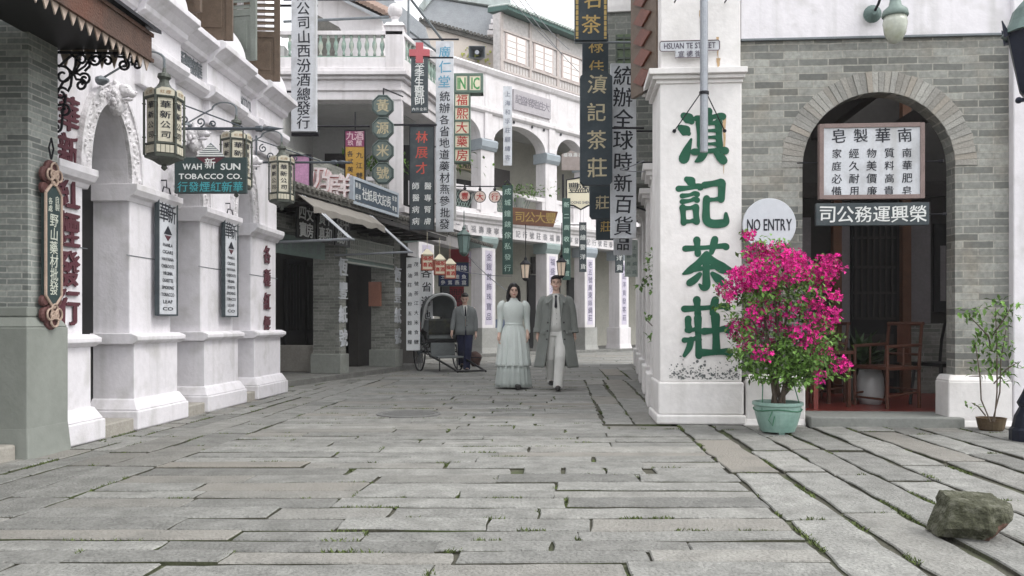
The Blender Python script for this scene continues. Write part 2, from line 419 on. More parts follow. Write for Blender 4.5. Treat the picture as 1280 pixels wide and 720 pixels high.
for k in range(3): slab(pav, -.28 + k * .3, .02 + k * .3, 5.86, 6.12, .018)
slab(pav, -.34, .66, 5.78, 5.86, .012)
rows(lambda u: -2.95, lambda u: 1.2 if u < 8.7 else .45, 6.12, 15.6)
rows(lambda u: -3.4 if u < 22 else -6, lambda u: .9 if u < 20 else 9, 15.6, 44)
lanes(1.2, 9.5, 3.2, 8.75, (.28, .42), (.7, 1.8), .040)
lanes(.45, 2.6, 8.75, 15.6, (.30, .42), (1., 2.2), .046)
lanes(.9, 6, 15.6, 20, (.34, .46), (1., 2.4), .024)
lanes(-4.12, -3.90, 3.2, 13.2, (.22, .22), (.22, .5), .026)
lanes(-5.2, -3.90, 13.2, 15.6, (.22, .36), (.5, 1.4), .024)
lanes(-4.9, -4.12, 3.2, 13, (.3, .5), (.6, 1.4), .02)
lanes(-3.90, -2.95, 3.2, 15.6, (.22, .36), (.5, 1.4), .030)
lanes(-5.2, -3.4, 15.6, 22, (.34, .5), (.8, 1.9), .015)
tag(pav.build('street_paving', granite), kind='structure')
tag(JOINT.build('joint_earth', earth), kind='structure')
mh = MB()
c = ground(511, 518)
mh.lathe([(.37, -.03), (.37, .008), (.34, .012), (.335, .004), (.001, .004)], (c.x, c.y, .004), 32)
for k in range(-4, 5): mh.box(c.x - .3 * cos(k * .27), c.x + .3 * cos(k * .27), c.y + k * .062 - .012, c.y + k * .062 + .012, .006, .013)
tag(mh.build('manhole_cover', mat('cast_cover', lin(112, 112, 110), .7, .15, 8, .2, 40)), 'round grey iron manhole cover set flush in the paving', 'manhole cover')

# moss and grass in the joints
g = MB(); d_ = MB()
for (l0, l1, u0, u1) in SLABS:
    for side in range(4):
        p = .34
        if l0 > 1.15 and u0 < 9: p = .62
        elif l1 > .4 and u0 > 8.7 and u0 < 16: p = .30
        elif l0 < -1.2 and u0 < 9: p = .34
        if abs(l0 - 1.2) < .06 and side == 3: p = .75
        if rnd.random() > p or u0 > 18: continue
        if rnd.random() < .3: continue
        if side in (0, 2): pts = lambda t: (l0 + (l1 - l0) * t, u0 - .005 if side == 0 else u1 + .005); ln = l1 - l0
        else: pts = lambda t: (l1 + .005 if side == 1 else l0 - .005, u0 + (u1 - u0) * t); ln = u1 - u0
        a = U(0, .8); b = min(1, a + U(.05, .45)); n = int((b - a) * ln * U(150, 420))
        for k in range(n):
            q = pts(U(a, b)); P = L(q[0] + rnd.gauss(0, .008), q[1] + rnd.gauss(0, .008), -.012)
            ang = U(0, 2 * pi); hgt = U(.010, .026); w = U(.004, .009)
            dx, dy = cos(ang) * w, sin(ang) * w; ox, oy = U(-.02, .02), U(-.02, .02)
            g.t = U(0, 1)
            g.add([P + Vector((-dx, -dy, 0)), P + Vector((dx, dy, 0)), P + Vector((ox + dx * .2, oy, hgt))], [(0, 1, 2)])
tag(g.build('joint_grass', mat('grass', lin(86, 98, 56), .9, .3, 6, tone=.5)), kind='stuff')

# ---------------------------------------------------------------- helpers for facades
def arc_pts(xa, xb, zs, zc, n=18):
    cx, r = (xa + xb) / 2, (xb - xa) / 2
    return [(cx - r * cos(pi * k / n), zs + (zc - zs) * sin(pi * k / n)) for k in range(n + 1)]
def arch_wall(mb, x0, x1, z0, z1, arches, y0, y1):
    pts = [(x0, z0)]
    for xa, xb, zs, zc in arches:
        if zs > z0 + 1e-6: pts += [(xa, z0)]
        pts += arc_pts(xa, xb, zs, zc)
        if zs > z0 + 1e-6: pts += [(xb, z0)]
    pts += [(x1, z0), (x1, z1), (x0, z1)]
    return mb.prism(pts, y0, y1)
def arch_ring(mb, xa, xb, zs, zc, w, y0, y1, legs=0., n=28, wob=0.):
    inn = arc_pts(xa, xb, zs, zc, n); out = arc_pts(xa - w, xb + w, zs, zc + w, n)
    if legs: inn = [(xa, zs - legs)] + inn + [(xb, zs - legs)]; out = [(xa - w, zs - legs)] + out + [(xb + w, zs - legs)]
    m = len(inn); vs = []
    for (a, b), (c, d) in zip(inn, out): vs += [(a, y0, b), (c, y0, d), (c, y1, d), (a, y1, b)]
    fs = [(4 * k + i, 4 * k + 4 + i, 4 * k + 4 + (i + 1) % 4, 4 * k + (i + 1) % 4) for k in range(m - 1) for i in range(4)]
    return mb.add(vs, fs + [(3, 2, 1, 0), (4 * m - 4, 4 * m - 3, 4 * m - 2, 4 * m - 1)])
def moulding(mb, segs, prof, ymax):          # prof: list of (out, z) from bottom to top; segs: (x0,x1,extra projection)
    for x0, x1, e in segs:
        mb.extrude([(-o - e, z) for o, z in prof] + [(ymax, prof[-1][1]), (ymax, prof[0][1])], x0, x1)
    return mb
def spiral(c, r0, r1, a0, turns, n=22):      # in a 2-D plane
    return [(c[0] + (r0 + (r1 - r0) * t / n) * cos(a0 + turns * 2 * pi * t / n), c[1] + (r0 + (r1 - r0) * t / n) * sin(a0 + turns * 2 * pi * t / n)) for t in range(n + 1)]

# ---------------------------------------------------------------- the white arcaded tobacco company
tob = thing('arcaded_building', 'white plastered arcaded shop with lion head arches and open shutters upstairs', 'building', (-4.2, 0, 0), AZL)
PIERS = [(7.04, 7.59), (8.32, 9.30), (9.97, 11.05), (11.60, 12.72)]
for x0, x1 in PIERS:
    sh = MB().box(x0 + .05, x1 - .05, .08, .5, .94, 2.3).build('pier', plaster, tob, bevel=.012)
    MB().taper((x0 - .07, x1 + .07, -.07, .5), (x0 - .07, x1 + .07, -.07, .5), 0, .19).taper((x0 - .06, x1 + .06, -.06, .5), (x0, x1, 0, .5), .19, .30).build('plinth', plaster, sh, bevel=.015)
    pd = MB().box(x0 + .02, x1 - .02, .02, .5, .29, .85)
    moulding(pd, [(x0 - .04, x1 + .04, 0)], [(-.01, .84), (.05, .88), (.05, .92), (-.02, .95)], .5)
    pd.build('pedestal', plaster, sh, bevel=.008)
    cp = MB(); moulding(cp, [(x0 - .02, x1 + .02, 0)], [(-.07, 2.26), (-.05, 2.30), (.0, 2.32), (.03, 2.37), (.03, 2.43)], .5)
    cp.build('capital', plaster, sh, bevel=.006)
    MB().box(x0 - .02, x1 + .02, .075, .079, 1.72, 1.728).build('groove', iron_grey, sh)
XA = [(7.60, 8.32), (9.31, 9.98), (11.06, 11.6)]
w = MB(); arch_wall(w, 6.99, 12.68, 2.43, 3.8, [(a, b, 2.44, 3.12) for a, b in XA], .07, .5)
w.box(12.18, 12.68, .5, 4, 0, 3.8)
w.build('wall', plaster, tob, bevel=.006)
RELIEF_N = 0
for a, b in XA:
    ar = MB(); arch_ring(ar, a, b, 2.43, 3.12, .19, .03, .07)
    arch_ring(ar, a - .17, b + .17, 2.43, 3.29, .03, .01, .07)
    for k in range(70):                       # leaf and scroll relief
        t = pi * (k + U(-.3, .3)) / 69; cx, r = (a + b) / 2, (b - a) / 2 + U(.03, .16)
        px_, pz_ = cx - r * cos(t), 2.43 + (.69 + r - (b - a) / 2) * sin(t)
        ar.ball((px_, .03, pz_), (U(.012, .03), U(.012, .026), U(.012, .03)), 6, 4)
    ar.build('arch_ornament', relief, tob, smooth=False)
    # lion head keystone: mane, brow, muzzle, jaw, ears
    cx = (a + b) / 2; lh = MB(); lh.M = Matrix.Translation((cx, 0, 3.20)) @ Matrix.Scale(.80, 4) @ Matrix.Translation((-cx, 0, -3.10))
    lh.ball((cx, .02, 3.12), (.13, .12, .16), 14, 10); lh.ball((cx, -.10, 3.16), (.075, .10, .08), 12, 8)
    lh.ball((cx, -.19, 3.12), (.05, .06, .045), 10, 8); lh.ball((cx, -.24, 3.135), (.022, .02, .018), 8, 6)
    lh.ball((cx, -.14, 3.055), (.04, .07, .022), 10, 6); lh.ball((cx, .0, 2.98), (.10, .09, .12), 12, 8)
    for sx in (-1, 1):
        lh.ball((cx + sx * .045, -.145, 3.19), (.02, .03, .016), 8, 6); lh.ball((cx + sx * .085, -.03, 3.24), (.028, .02, .035), 8, 6)
    for k in range(60):
        t = U(-.5, 3.64); rr = U(.09, .16)
        lh.ball((cx + rr * cos(t), U(-.06, .04), 3.08 - rr * 1.15 * sin(t) + .02), (.014, .03, .03), 6, 4)
    lh.build('lion_head', relief, tob, smooth=True)
RES = []
xs = [6.99] + [v for p in PIERS for v in p] + [12.72]
for i, (x0, x1) in enumerate(PIERS):
    RES.append((x0 + .02 if i else 6.99, x1 - .0, .07))
    if i < 3: RES.append((x1, PIERS[i + 1][0] + .02, 0))
low = MB(); moulding(low, RES, [(-.05, 3.72), (.02, 3.76), (.05, 3.80), (.05, 3.86), (-.05, 3.90)], .5)
low.build('lower_moulding', plaster, tob, bevel=.006)
fr = MB(); moulding(fr, RES, [(-.06, 3.88), (-.06, 4.16)], .5); fr.build('frieze', plaster, tob)
co = MB(); moulding(co, RES, [(-.04, 4.14), (.02, 4.17), (.03, 4.22), (.10, 4.28), (.17, 4.32), (.17, 4.38), (.13, 4.41)], .5)
co.build('cornice', plaster, tob, bevel=.006)
for (x0, x1, e) in RES:                        # brackets under the frieze at the piers
    if e: MB().box(x0 + .1, x1 - .1, .0, .09, 3.45, 3.74).build('pilaster', plaster, tob, bevel=.01)
lt = MB(); lt.row('行發煙紅新華', 9.38, 9.95, 4.02, .21, .05, hand=0, ex=.012); lt.build('raised_lettering', iron_grey, tob)
lt = MB(); lt.word('TOBACCO CO.', 11.33, 4.02, .20, .05, width=.50, bold=0., ex=.012); lt.build('raised_lettering', iron_grey, tob)
lt = MB(); lt.word('WAH SUN', 7.95, 4.02, .20, .05, width=.60, bold=0., ex=.012); lt.build('raised_lettering', iron_grey, tob)
for a, b in XA:
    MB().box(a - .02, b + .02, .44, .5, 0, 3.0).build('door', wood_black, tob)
    MB().box(a - .06, b + .06, -.02, .43, -.02, .12).build('doorstep', step_stone, tob, bevel=.015)
# upper storey
up = MB()
up.box(6.99, 12.68, .24, .5, 4.41, 4.62); up.box(6.99, 12.68, .24, .5, 6.6, 8.4)
for x0, x1 in ((6.99, 7.62), (8.42, 9.36), (10.02, 11.06), (11.72, 12.68)): up.box(x0, x1, .24, .5, 4.62, 6.6)
up.box(12.18, 12.68, .5, 4, 3.8, 8.4)
up.build('upper_wall', plaster, tob, bevel=.006)
for x0, x1 in PIERS[1:]:                       # scrolled blocks on the cornice
    m = (x0 + x1) / 2
    prof = [(-.13, 4.41)] + [(-.13 + .3 * (k / 8) ** 2, 4.41 + .55 * k / 8) for k in range(1, 9)] + [(.26, 4.96), (.26, 4.41)]
    MB().extrude(prof, m - .34, m + .42).build('scroll_block', plaster, tob, bevel=.008)
def shutter(x, yo, w, z0, z1, m, ang):
    """a louvred shutter hinged at (x, yo), swung out by ang"""
    s = MB(); s.M = Matrix.Translation((x, yo, 0)) @ Matrix.Rotation(ang, 4, 'Z')
    for a, b in ((0, .08), (w - .08, w)): s.box(a, b, 0, .045, z0, z1)
    h = z1 - z0
    for q in (0, .30, 1): zz = z0 + (h - .09) * q; s.box(.08, w - .08, .003, .042, zz, zz + .09)
    p0, p1 = z0 + .09, z0 + (h - .09) * .30; s.box(.08, w - .08, .014, .03, p0, p1); s.box(.13, w - .13, .006, .038, p0 + .06, p1 - .06)
    q0 = p1 + .09; n = 16
    for k in range(n):
        zz = q0 + (z1 - .09 - q0) * (k + .5) / n
        s.add([(.08, .004, zz - .03), (w - .08, .004, zz - .03), (w - .08, .04, zz + .03), (.08, .04, zz + .03), (.08, .010, zz - .036), (w - .08, .010, zz - .036), (w - .08, .046, zz + .024), (.08, .046, zz + .024)],
              [(0, 1, 2, 3), (7, 6, 5, 4), (0, 4, 5, 1), (2, 6, 7, 3)])
    s.build('shutter', m, tob, bevel=.004)
for a, b in ((7.62, 8.42), (9.36, 10.02), (11.06, 11.72)):
    MB().box(a - .01, b + .01, .45, .49, 4.6, 6.62).build('window', wood_black, tob)  # black sheet painted as the shade inside the opening
    sf = MB()
    for q in (a + .01, b - .06): sf.box(q, q + .05, .30, .36, 4.62, 6.6)
    sf.build('window_frame', wood_brown, tob)
    shutter(a + .02, .22, .44, 4.50, 6.55, shutter_green if a > 11 else wood_brown, R(-97))
    shutter(b + .02, .22, .50, 4.44, 6.55, wood_brown, R(-84))

# ---------------------------------------------------------------- brick shophouse nearest to us, with its tin awning
bh = thing('brick_shophouse', 'grey brick pillar on a green base under a dark awning with zigzag valance', 'building', (-4.2, 0, 0), AZL)
MB().box(6.58, 6.97, -.04, 1.9, 1.17, 3.9).build('brick_pillar', brick_l, bh)
MB().box(6.50, 7.04, -.09, 1.9, 0, 1.02).taper((6.50, 7.04, -.09, 1.9), (6.56, 6.98, -.05, 1.9), 1.02, 1.10).box(6.555, 6.985, -.055, 1.9, 1.10, 1.18).taper((6.48, 7.06, -.11, 1.9), (6.50, 7.04, -.09, 1.9), -.02, .24).build('pillar_base', skirting, bh, bevel=.012)
MB().box(5.2, 6.47, -.02, .6, -.02, .12).build('doorstep', step_stone, bh, bevel=.02)
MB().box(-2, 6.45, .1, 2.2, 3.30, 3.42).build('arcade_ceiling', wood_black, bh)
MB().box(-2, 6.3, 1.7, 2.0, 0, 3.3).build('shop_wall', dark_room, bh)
MB().box(2.6, 6.40, .0, .4, 3.9, 7).build('upper_wall', plaster_old, bh)
aw = MB(); aw.add([(2.6, -.86, 3.47), (7.10, -.86, 3.47), (7.10, .1, 3.78), (2.6, .1, 3.78), (2.6, -.86, 3.50), (7.10, -.86, 3.50), (7.10, .1, 3.81), (2.6, .1, 3.81)],
                  [(3, 2, 1, 0), (4, 5, 6, 7), (0, 1, 5, 4), (1, 2, 6, 5), (2, 3, 7, 6), (3, 0, 4, 7)])
awn = aw.build('awning', iron, bh)
MB().box(2.6, 7.05, -.80, -.77, 3.22, 3.47).box(2.6, 7.06, -.815, -.80, 3.43, 3.46).box(2.6, 7.06, -.815, -.80, 3.22, 3.25).build('fascia', fascia, awn)
MB().box(2.6, 7.03, -.76, .0, 3.33, 3.36).box(6.98, 7.03, -.76, .0, 3.36, 3.55).build('soffit', wood_black, awn)
va = MB()
for k in range(40):
    x = 7.04 - k * .105; va.add([(x, -.79, 3.235), (x - .104, -.79, 3.235), (x - .05, -.79, 3.135), (x, -.78, 3.235), (x - .104, -.78, 3.235), (x - .05, -.78, 3.135)], [(0, 1, 2), (5, 4, 3), (0, 2, 5, 3), (1, 4, 5, 2)])
for k in range(7):
    y = -.75 + k * .105; va.add([(7.035, y, 3.33), (7.035, y + .1, 3.33), (7.035, y + .05, 3.17), (7.025, y, 3.33), (7.025, y + .1, 3.33), (7.025, y + .05, 3.17)], [(0, 1, 2), (5, 4, 3), (0, 2, 5, 3), (1, 4, 5, 2)])
va.build('valance', valance, awn)
def lp(px, py, u): return (u, -4.2 - (px - 700) * u / F, CH - (py - HOR) * u / F)   # a photo pixel on the plane at distance u, in street-side coordinates
br = MB(); Q = lambda pts, u=7.0: [lp(a, b, u) for a, b in pts]
br.tube(Q([(69, 62), (69, 162)]), .012); br.tube(Q([(69, 66), (186, 70)]), .012)
def sp(c, r0, r1, a0, t, tail=()): br.tube(Q(list(tail) + spiral(c, r0, r1, a0, t, 16)), .011, 5)
sp((80, 95), 12, 3, R(-120), 1.2, [(92, 70), (84, 76)]); sp((104, 76), 8, 2, R(160), 1.2, [(93, 93), (96, 84)])
sp((78, 118), 9, 2, R(-20), -1.2, [(92, 92), (90, 108)]); sp((108, 100), 8, 2, R(-140), 1.3, [(94, 92), (99, 93)])
sp((103, 107), 7, 2, R(-60), 1.2, [(94, 93), (97, 100)]); sp((82, 139), 8, 2, R(-90), 1.1, [(70, 128), (74, 132)])
sp((72, 160), 6, 2, R(0), 1.1, [(84, 120), (80, 140)]); sp((122, 76), 8, 2, R(200), -1.3, [(108, 90), (114, 84)])
sp((137, 78), 7, 2, R(180), 1.2, [(128, 70)]); sp((158, 83), 7, 2, R(0), 1.3, [(146, 72), (162, 74)]); sp((175, 84), 6, 2, R(180), 1.2, [(168, 74)])
br.tube(Q([(94, 93), (84, 84), (72, 82)]), .010, 5); br.tube(Q([(94, 93), (80, 104), (70, 122), (70, 150)]), .011, 5); br.tube(Q([(94, 93), (108, 84), (118, 70)]), .010, 5)
br.tube(Q([(94, 93), (103, 80), (88, 66)]), .010, 5)
br.build('scroll_bracket', iron, bh)

# ---------------------------------------------------------------- grey brick shop with tiled pent roof (papers and stationery)
AZS = math.atan2(5.6, 1.5)
S0 = Vector((-3.75, 13.6, 0))
shp = thing('brick_shop', 'low grey brick shop with tiled pent roof and white raised characters on its pillars', 'building', S0, AZS)
MB().box(-.9, 6.4, .0, 2.2, -.02, .10).build('doorstep', granite, shp, bevel=.012)
for x0, x1 in ((2.24, 2.52), (4.86, 5.2)):
    pl = MB().box(x0, x1, .08, .62, .47, 2.95).build('brick_pillar', brick_s, shp)
    MB().box(x0 - .04, x1 + .04, .03, .66, .1, .47).build('pillar_base', mat('base_grey', lin(142, 145, 139), .85, .12, 3, stain=lin(112, 114, 108), stain_amt=.5), pl, bevel=.012)
    tx = MB(); tx.col('恆豐紙號', (x0 + x1) / 2, 2.35, .55, .36, .07, ex=.02); tx.col('恆豐紙號', (x0 + x1) / 2 + .02, 2.34, .54, .36, .065, ex=.015); tx.build('raised_lettering', board_white, pl)
MB().box(-.6, 6.2, .62, .80, 2.85, 4.2).box(-.6, 2.24, .1, .62, 2.62, 2.85).build('lintel_wall', brick_s, shp)
MB().box(-.5, 6.3, 1.7, 1.85, .1, 2.9).build('back_wall', dark_room, shp)
for x0, x1 in ((.2, .95), (1.05, 1.9), (2.95, 3.7), (3.8, 4.6)):
    d = MB().box(x0, x1, 1.6, 1.66, .12, 2.35)
    for k in range(5): d.box(x0 + .08 + k * (x1 - x0 - .16) / 5, x0 + .11 + k * (x1 - x0 - .16) / 5, 1.56, 1.6, .9, 2.25)
    d.build('door', wood_black, shp)
MB().box(2.58, 2.68, .3, 1.6, .10, .62).build('door_block', step_stone, shp, bevel=.02)
la = MB().box(2.53, 4.85, .10, .14, 2.20, 2.72)                       # carved transom
la.build('transom', sage, shp)
la = MB()
for k in range(26):
    x = 2.62 + k * .085; la.box(x, x + .03, .075, .10, 2.34, 2.68)
for z in (2.21, 2.31, 2.46, 2.56, 2.69): la.box(2.54, 4.84, .070, .10, z, z + .028)
la.build('transom_lattice', mat('lattice_paint', lin(178, 180, 174), .8, .15, 8), shp)
bd = MB().box(.0, 1.95, .22, .26, 2.22, 2.56); bd.build('name_board', sage, shp)
tx = MB(); tx.row('號莊料紙記長', .1, 1.85, 2.39, .2, .217); tx.build('name_lettering', iron_grey, shp)
for k, s_ in enumerate(('文房四寶', '平和貨真', '中外信紙')):            # black boards with white characters over the door
    x = .25 + k * .68; b = MB().box(x, x + .6, -.16, -.13, 2.46, 3.04).build('shop_board', wood_black, shp)
    t = MB(); t.col(s_[:2], x + .42, 3.02, 2.48, .25, -.164, bold=.03); t.col(s_[2:], x + .18, 3.02, 2.48, .25, -.164, bold=.03); t.build('board_lettering', WHT, b)
nb = MB().box(4.72, 4.80, .35, .62, 1.42, 1.95).build('red_notice', mat('notice_red', lin(150, 106, 90), .7, .15, 6), shp)
# tiled pent roof: slabs, rows of half-round tiles, round ends
rf = MB(); rf.add([(-.75, -.62, 3.20), (6.4, -.62, 3.20), (6.4, .9, 3.72), (-.75, .9, 3.72), (-.75, -.62, 3.26), (6.4, -.62, 3.26), (6.4, .9, 3.78), (-.75, .9, 3.78)],
       [(3, 2, 1, 0), (4, 5, 6, 7), (0, 1, 5, 4), (1, 2, 6, 5), (2, 3, 7, 6), (3, 0, 4, 7)])
rf.v = [v - Vector((0, 0, .13)) for v in rf.v]; roof = rf.build('roof', tile, shp)
rt = MB()
for k in range(70):
    x = -.70 + k * .155; rt.t = U(0, 1)
    for j in range(7):
        y0, y1 = -.66 + j * .22, -.66 + (j + 1.12) * .22; z = lambda y: 3.29 + (y + .62) * .342
        rt.tube([(x, y0, z(y0) + .015), (x, y1, z(y1))], .048, 6)
rt.v = [v - Vector((0, 0, .13)) for v in rt.v]; rt.build('roof_tiles', mat('roof_tile', lin(104, 102, 97), .85, .25, 6, .2, 30, stain=lin(62, 66, 58), stain_amt=.6, stain_scale=5, tone=.25), roof)
rb = MB()
for k in range(12): rb.box(-.5 + k * .58, -.43 + k * .58, -.58, .62, 3.08, 3.15)
rb.box(-.7, 6.35, -.60, -.55, 3.10, 3.19); rb.v = [v - Vector((0, 0, .13)) for v in rb.v]; rb.build('rafters', wood_dark, roof)
# canvas awning on grey iron arms
aw = MB(); n = 14; r0 = []; r1 = []
for k in range(n + 1):
    x = -.5 + 2.7 * k / n; s_ = -.10 + .010 * sin(k * 2.2)
    r0.append((x, -.55, 3.10 + s_ * .3)); r1.append((x, -.86, 2.94 + s_))
aw.loft([r0, r1, [(a, b - .01, c - .10 + .02 * sin(i * 1.7)) for i, (a, b, c) in enumerate(r1)]], closed=False)
can = aw.build('canvas_awning', cloth_awn, shp, solid=.012)
for x in (-.4, 2.1):
    ar = MB()
    for o in (0, .09):
        ar.tube([(x + o, -.55, 3.08), (x + o + .35, -1.25, 2.38)], .016); ar.tube([(x + o + .35, -1.25, 2.38), (x + o, .1, 2.32)], .016)
    ar.tube([(x + .30, -1.25, 2.38), (x + .49, -1.25, 2.38)], .018); ar.build('awning_arm', zinc, shp)
# ---------------------------------------------------------------- corner house with the green balustrade
CO = Vector((-2.38, 18.0, 0)); 
cor = thing('balcony_house', 'pale corner house with shaded verandah, green balustrade and ball topped post', 'building', CO, 0)
# local: x to the right along the face turned to us, y away; the second face runs back and to the right
D2 = Vector((.25, .97, 0)).normalized(); N2 = Vector((D2.y, -D2.x, 0))
def two_face(mb, o, z0, z1, t=.3, x0=-2.6, l2=4.2):     # an L-shaped band: along face one then face two, projecting by o
    a = [(x0, -o), (o * .9, -o)]; e = D2 * l2 + N2 * o
    pts = [(x0, -o), (o * .78, -o), (e.x, e.y), (e.x - N2.x * (o + t), e.y - N2.y * (o + t)), (-t * 1.28, t), (x0, t)]
    mb.slabz(pts, z0, z1); return mb
sl = MB()
for o, z0, z1 in ((.02, 5.83, 6.02), (.06, 6.02, 6.07), (.02, 6.07, 6.26), (.10, 6.26, 6.33), (.18, 6.33, 6.42), (.12, 6.42, 6.50), (.04, 6.50, 6.74)): two_face(sl, o, z0, z1)
sl.build('entablature', plaster_far, cor, bevel=.012)
ct = MB(); two_face(ct, .06, 7.21, 7.30, .16); rail = ct.build('balcony_rail', plaster_far, cor, bevel=.01)
two = MB(); two_face(two, .02, 6.74, 6.77, .12); two.build('rail_base', bal_green, rail)
prof = [(.030, 0), (.034, .05), (.02, .09), (.052, .2), (.05, .27), (.022, .35), (.034, .40), (.034, .44)]
for k in range(13): MB().lathe(prof, (-.40 - k * .165, -.0, 6.77), 8).build('baluster', bal_green, rail, smooth=True)
for k in range(16):
    p = D2 * (.35 + k * .2); MB().lathe(prof, (p.x - .02, p.y, 6.77), 8).build('baluster', bal_green, rail, smooth=True)
po = MB().box(-.33, .06, -.06, .3, 6.50, 7.408).taper((-.37, .10, -.10, .34), (-.30, .03, -.03, .27), 7.40, 7.50).lathe([(.10, 7.50), (.07, 7.58), (.10, 7.64)], (-.14, .1, 0), 12)
po.ball((-.14, .1, 7.78), .16, 16, 10); po.build('corner_post', plaster_far, cor, bevel=.01)
MB().box(-.26, .02, .0, .26, 3.60, 5.85).build('corner_column', plaster_far, cor, bevel=.012)
p2 = D2 * 2.6
MB().box(p2.x - .2, p2.x + .1, p2.y, p2.y + .3, 3.6, 5.85).build('verandah_column', plaster_far, cor)
fl = MB(); fl.slabz([(-2.6, 0), (0, 0), (D2.x * 4, D2.y * 4), (-2.6, 4)], 3.45, 3.6); fl.build('verandah_floor', plaster_far, cor)
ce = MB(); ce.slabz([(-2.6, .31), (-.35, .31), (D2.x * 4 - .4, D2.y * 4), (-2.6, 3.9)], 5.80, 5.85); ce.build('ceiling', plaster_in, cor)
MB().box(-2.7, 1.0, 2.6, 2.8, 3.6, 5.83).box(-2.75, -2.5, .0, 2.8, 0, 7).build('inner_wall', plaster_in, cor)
MB().box(-.30, .25, 2.5, 2.59, 3.6, 5.4).build('inner_door', wood_black, cor)
wd = MB().box(-2.2, -1.5, 2.54, 2.6, 4.2, 5.2); wd.build('inner_window', wood_dark, cor)
gr = MB()
for k in range(22): gr.box(-2.4 + k * .15, -2.385 + k * .15, .08, .095, 3.6, 4.12)
gr.box(-2.5, -.26, .06, .12, 4.12, 4.20); gr.box(-2.5, -.26, .06, .12, 3.65, 3.69); gr.build('verandah_railing', plaster_far, cor)
lw = MB(); e = D2 * 4.2; lw.slabz([(0, 0), (e.x, e.y), (e.x - .3, e.y + .07), (-.3, .08)], 3.0, 3.6)
lw.build('street_wall', plaster_far, cor)
for k, o in ((0, .05), (1, .12)): 
    b = MB(); b.slabz([(o * .8, -o), (e.x + o, e.y), (e.x - .1, e.y), (-.1, 0)], 3.3 + k * .12, 3.4 + k * .12); b.build('string_course', plaster_far, cor)
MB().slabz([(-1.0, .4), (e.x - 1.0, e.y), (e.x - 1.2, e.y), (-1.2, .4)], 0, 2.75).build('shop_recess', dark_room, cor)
# iron frame of the roof terrace
tf = MB()
for a, b in (((-2.4, .3, 7.3), (-2.4, .3, 8.4)), ((.1, .5, 7.3), (.1, .5, 8.35)), ((-2.6, .3, 7.62), (-.3, .3, 7.72)), ((-2.6, .3, 8.1), (0, .4, 8.15)), ((-.3, .4, 8.75), (.75, 2.0, 7.75)), ((.75, 2.0, 7.75), (.75, 2.0, 7.2)), ((.1, .5, 7.5), (.75, 2.0, 7.4))): tf.tube([a, b], .03)
tf.build('terrace_frame', iron_grey, cor)
# ---------------------------------------------------------------- gabled houses behind the corner
def outline_house(name, label, pts, Y, t, m, roofm=None):
    """a wall standing at distance Y whose outline is given in photo pixels"""
    c = at(sum(p[0] for p in pts) / len(pts), HOR, Y); h = thing(name, label, 'building', (c.x, Y, 0))
    q = [at(a, b, Y) for a, b in pts]; return h, [(p.x - c.x, p.z) for p in q]
gh, o = outline_house('gabled_house', 'cream gabled house with a slanting tiled edge and a horn loudspeaker on its wall', [(520, 112), (626, 112), (626, 54), (528, 26), (520, 26)], 27.4, 3, plaster_far)
MB().prism([(a, b) for a, b in o], 0, 3.0).build('gable_wall', mat('cream', lin(206, 196, 186), .9, .06, 2, stain=lin(150, 140, 128), stain_amt=.4), gh)
a, b = Vector((o[3][0] - .1, 0, o[3][1])), Vector((o[2][0] + .15, 0, o[2][1] - .04))
rt = MB(); rt.add([a + Vector((0, -.12, .0)), b + Vector((0, -.12, 0)), b + Vector((0, .5, .04)), a + Vector((0, .5, .04)), a + Vector((0, -.12, -.14)), b + Vector((0, -.12, -.14)), b + Vector((0, .5, -.1)), a + Vector((0, .5, -.1))], [(0, 1, 2, 3), (7, 6, 5, 4), (4, 5, 1, 0), (5, 6, 2, 1), (7, 4, 0, 3)])
n = 24
for k in range(n):
    p = a.lerp(b, (k + .5) / n); rt.tube([p + Vector((0, -.18, .02)), p + Vector((0, .55, .05))], .06, 6)
rt.build('roof', tile, gh)
q = at(597, 71, 27.4)
hb = MB(); c = Vector((q.x - gh.location.x, -.35, q.z)); 
hb.taper((c.x - .10, c.x + .10, -.08, .02), (c.x - .10, c.x + .10, -.08, .02), c.z - .1, c.z + .1)
hb = MB(); hb.add([(c.x - .26, -.5, c.z - .19), (c.x + .26, -.5, c.z - .19), (c.x + .26, -.5, c.z + .19), (c.x - .26, -.5, c.z + .19), (c.x - .1, -.02, c.z - .1), (c.x + .1, -.02, c.z - .1), (c.x + .1, -.02, c.z + .1), (c.x - .1, -.02, c.z + .1)],
    [(0, 1, 5, 4), (1, 2, 6, 5), (2, 3, 7, 6), (3, 0, 4, 7), (4, 5, 6, 7), (7, 6, 5, 4)])
hs_ = hb.build('loudspeaker', iron_grey, gh, solid=.02); hb = MB().lathe([(.02, -.2), (.06, .0), (.07, .05)], (c.x, -.42, c.z), 10, 'y'); hb.build('horn', zinc, hs_)
vb = MB()
for k in range(60): vb.ball((c.x + U(-.55, .55) * (1 if k % 2 else .8), -.03, c.z - .35 + U(-.3, .7)), (U(.02, .05), .012, U(.02, .06)), 5, 3)
vb.build('moss_patch', mat('wall_moss', lin(168, 172, 96), .9, .3, 9), gh)
g2, o = outline_house('slate_gable', 'tall weathered slate gable roof with white stepped ends behind the cream house', [(530, 60), (620, 60), (620, 12), (552, 0), (543, -3), (530, 14)], 28.5, 4, slate)
MB().prism(o, 0, 4).build('gable_wall', slate, g2)
def edge_cap(mb, p, q, w, y0, y1): 
    d = (Vector(q) - Vector(p)).normalized(); n_ = Vector((-d[1], d[0])); mb.prism([(p[0], p[1]), (q[0], q[1]), (q[0] + n_.x * w, q[1] + n_.y * w), (p[0] + n_.x * w, p[1] + n_.y * w)], y0, y1)
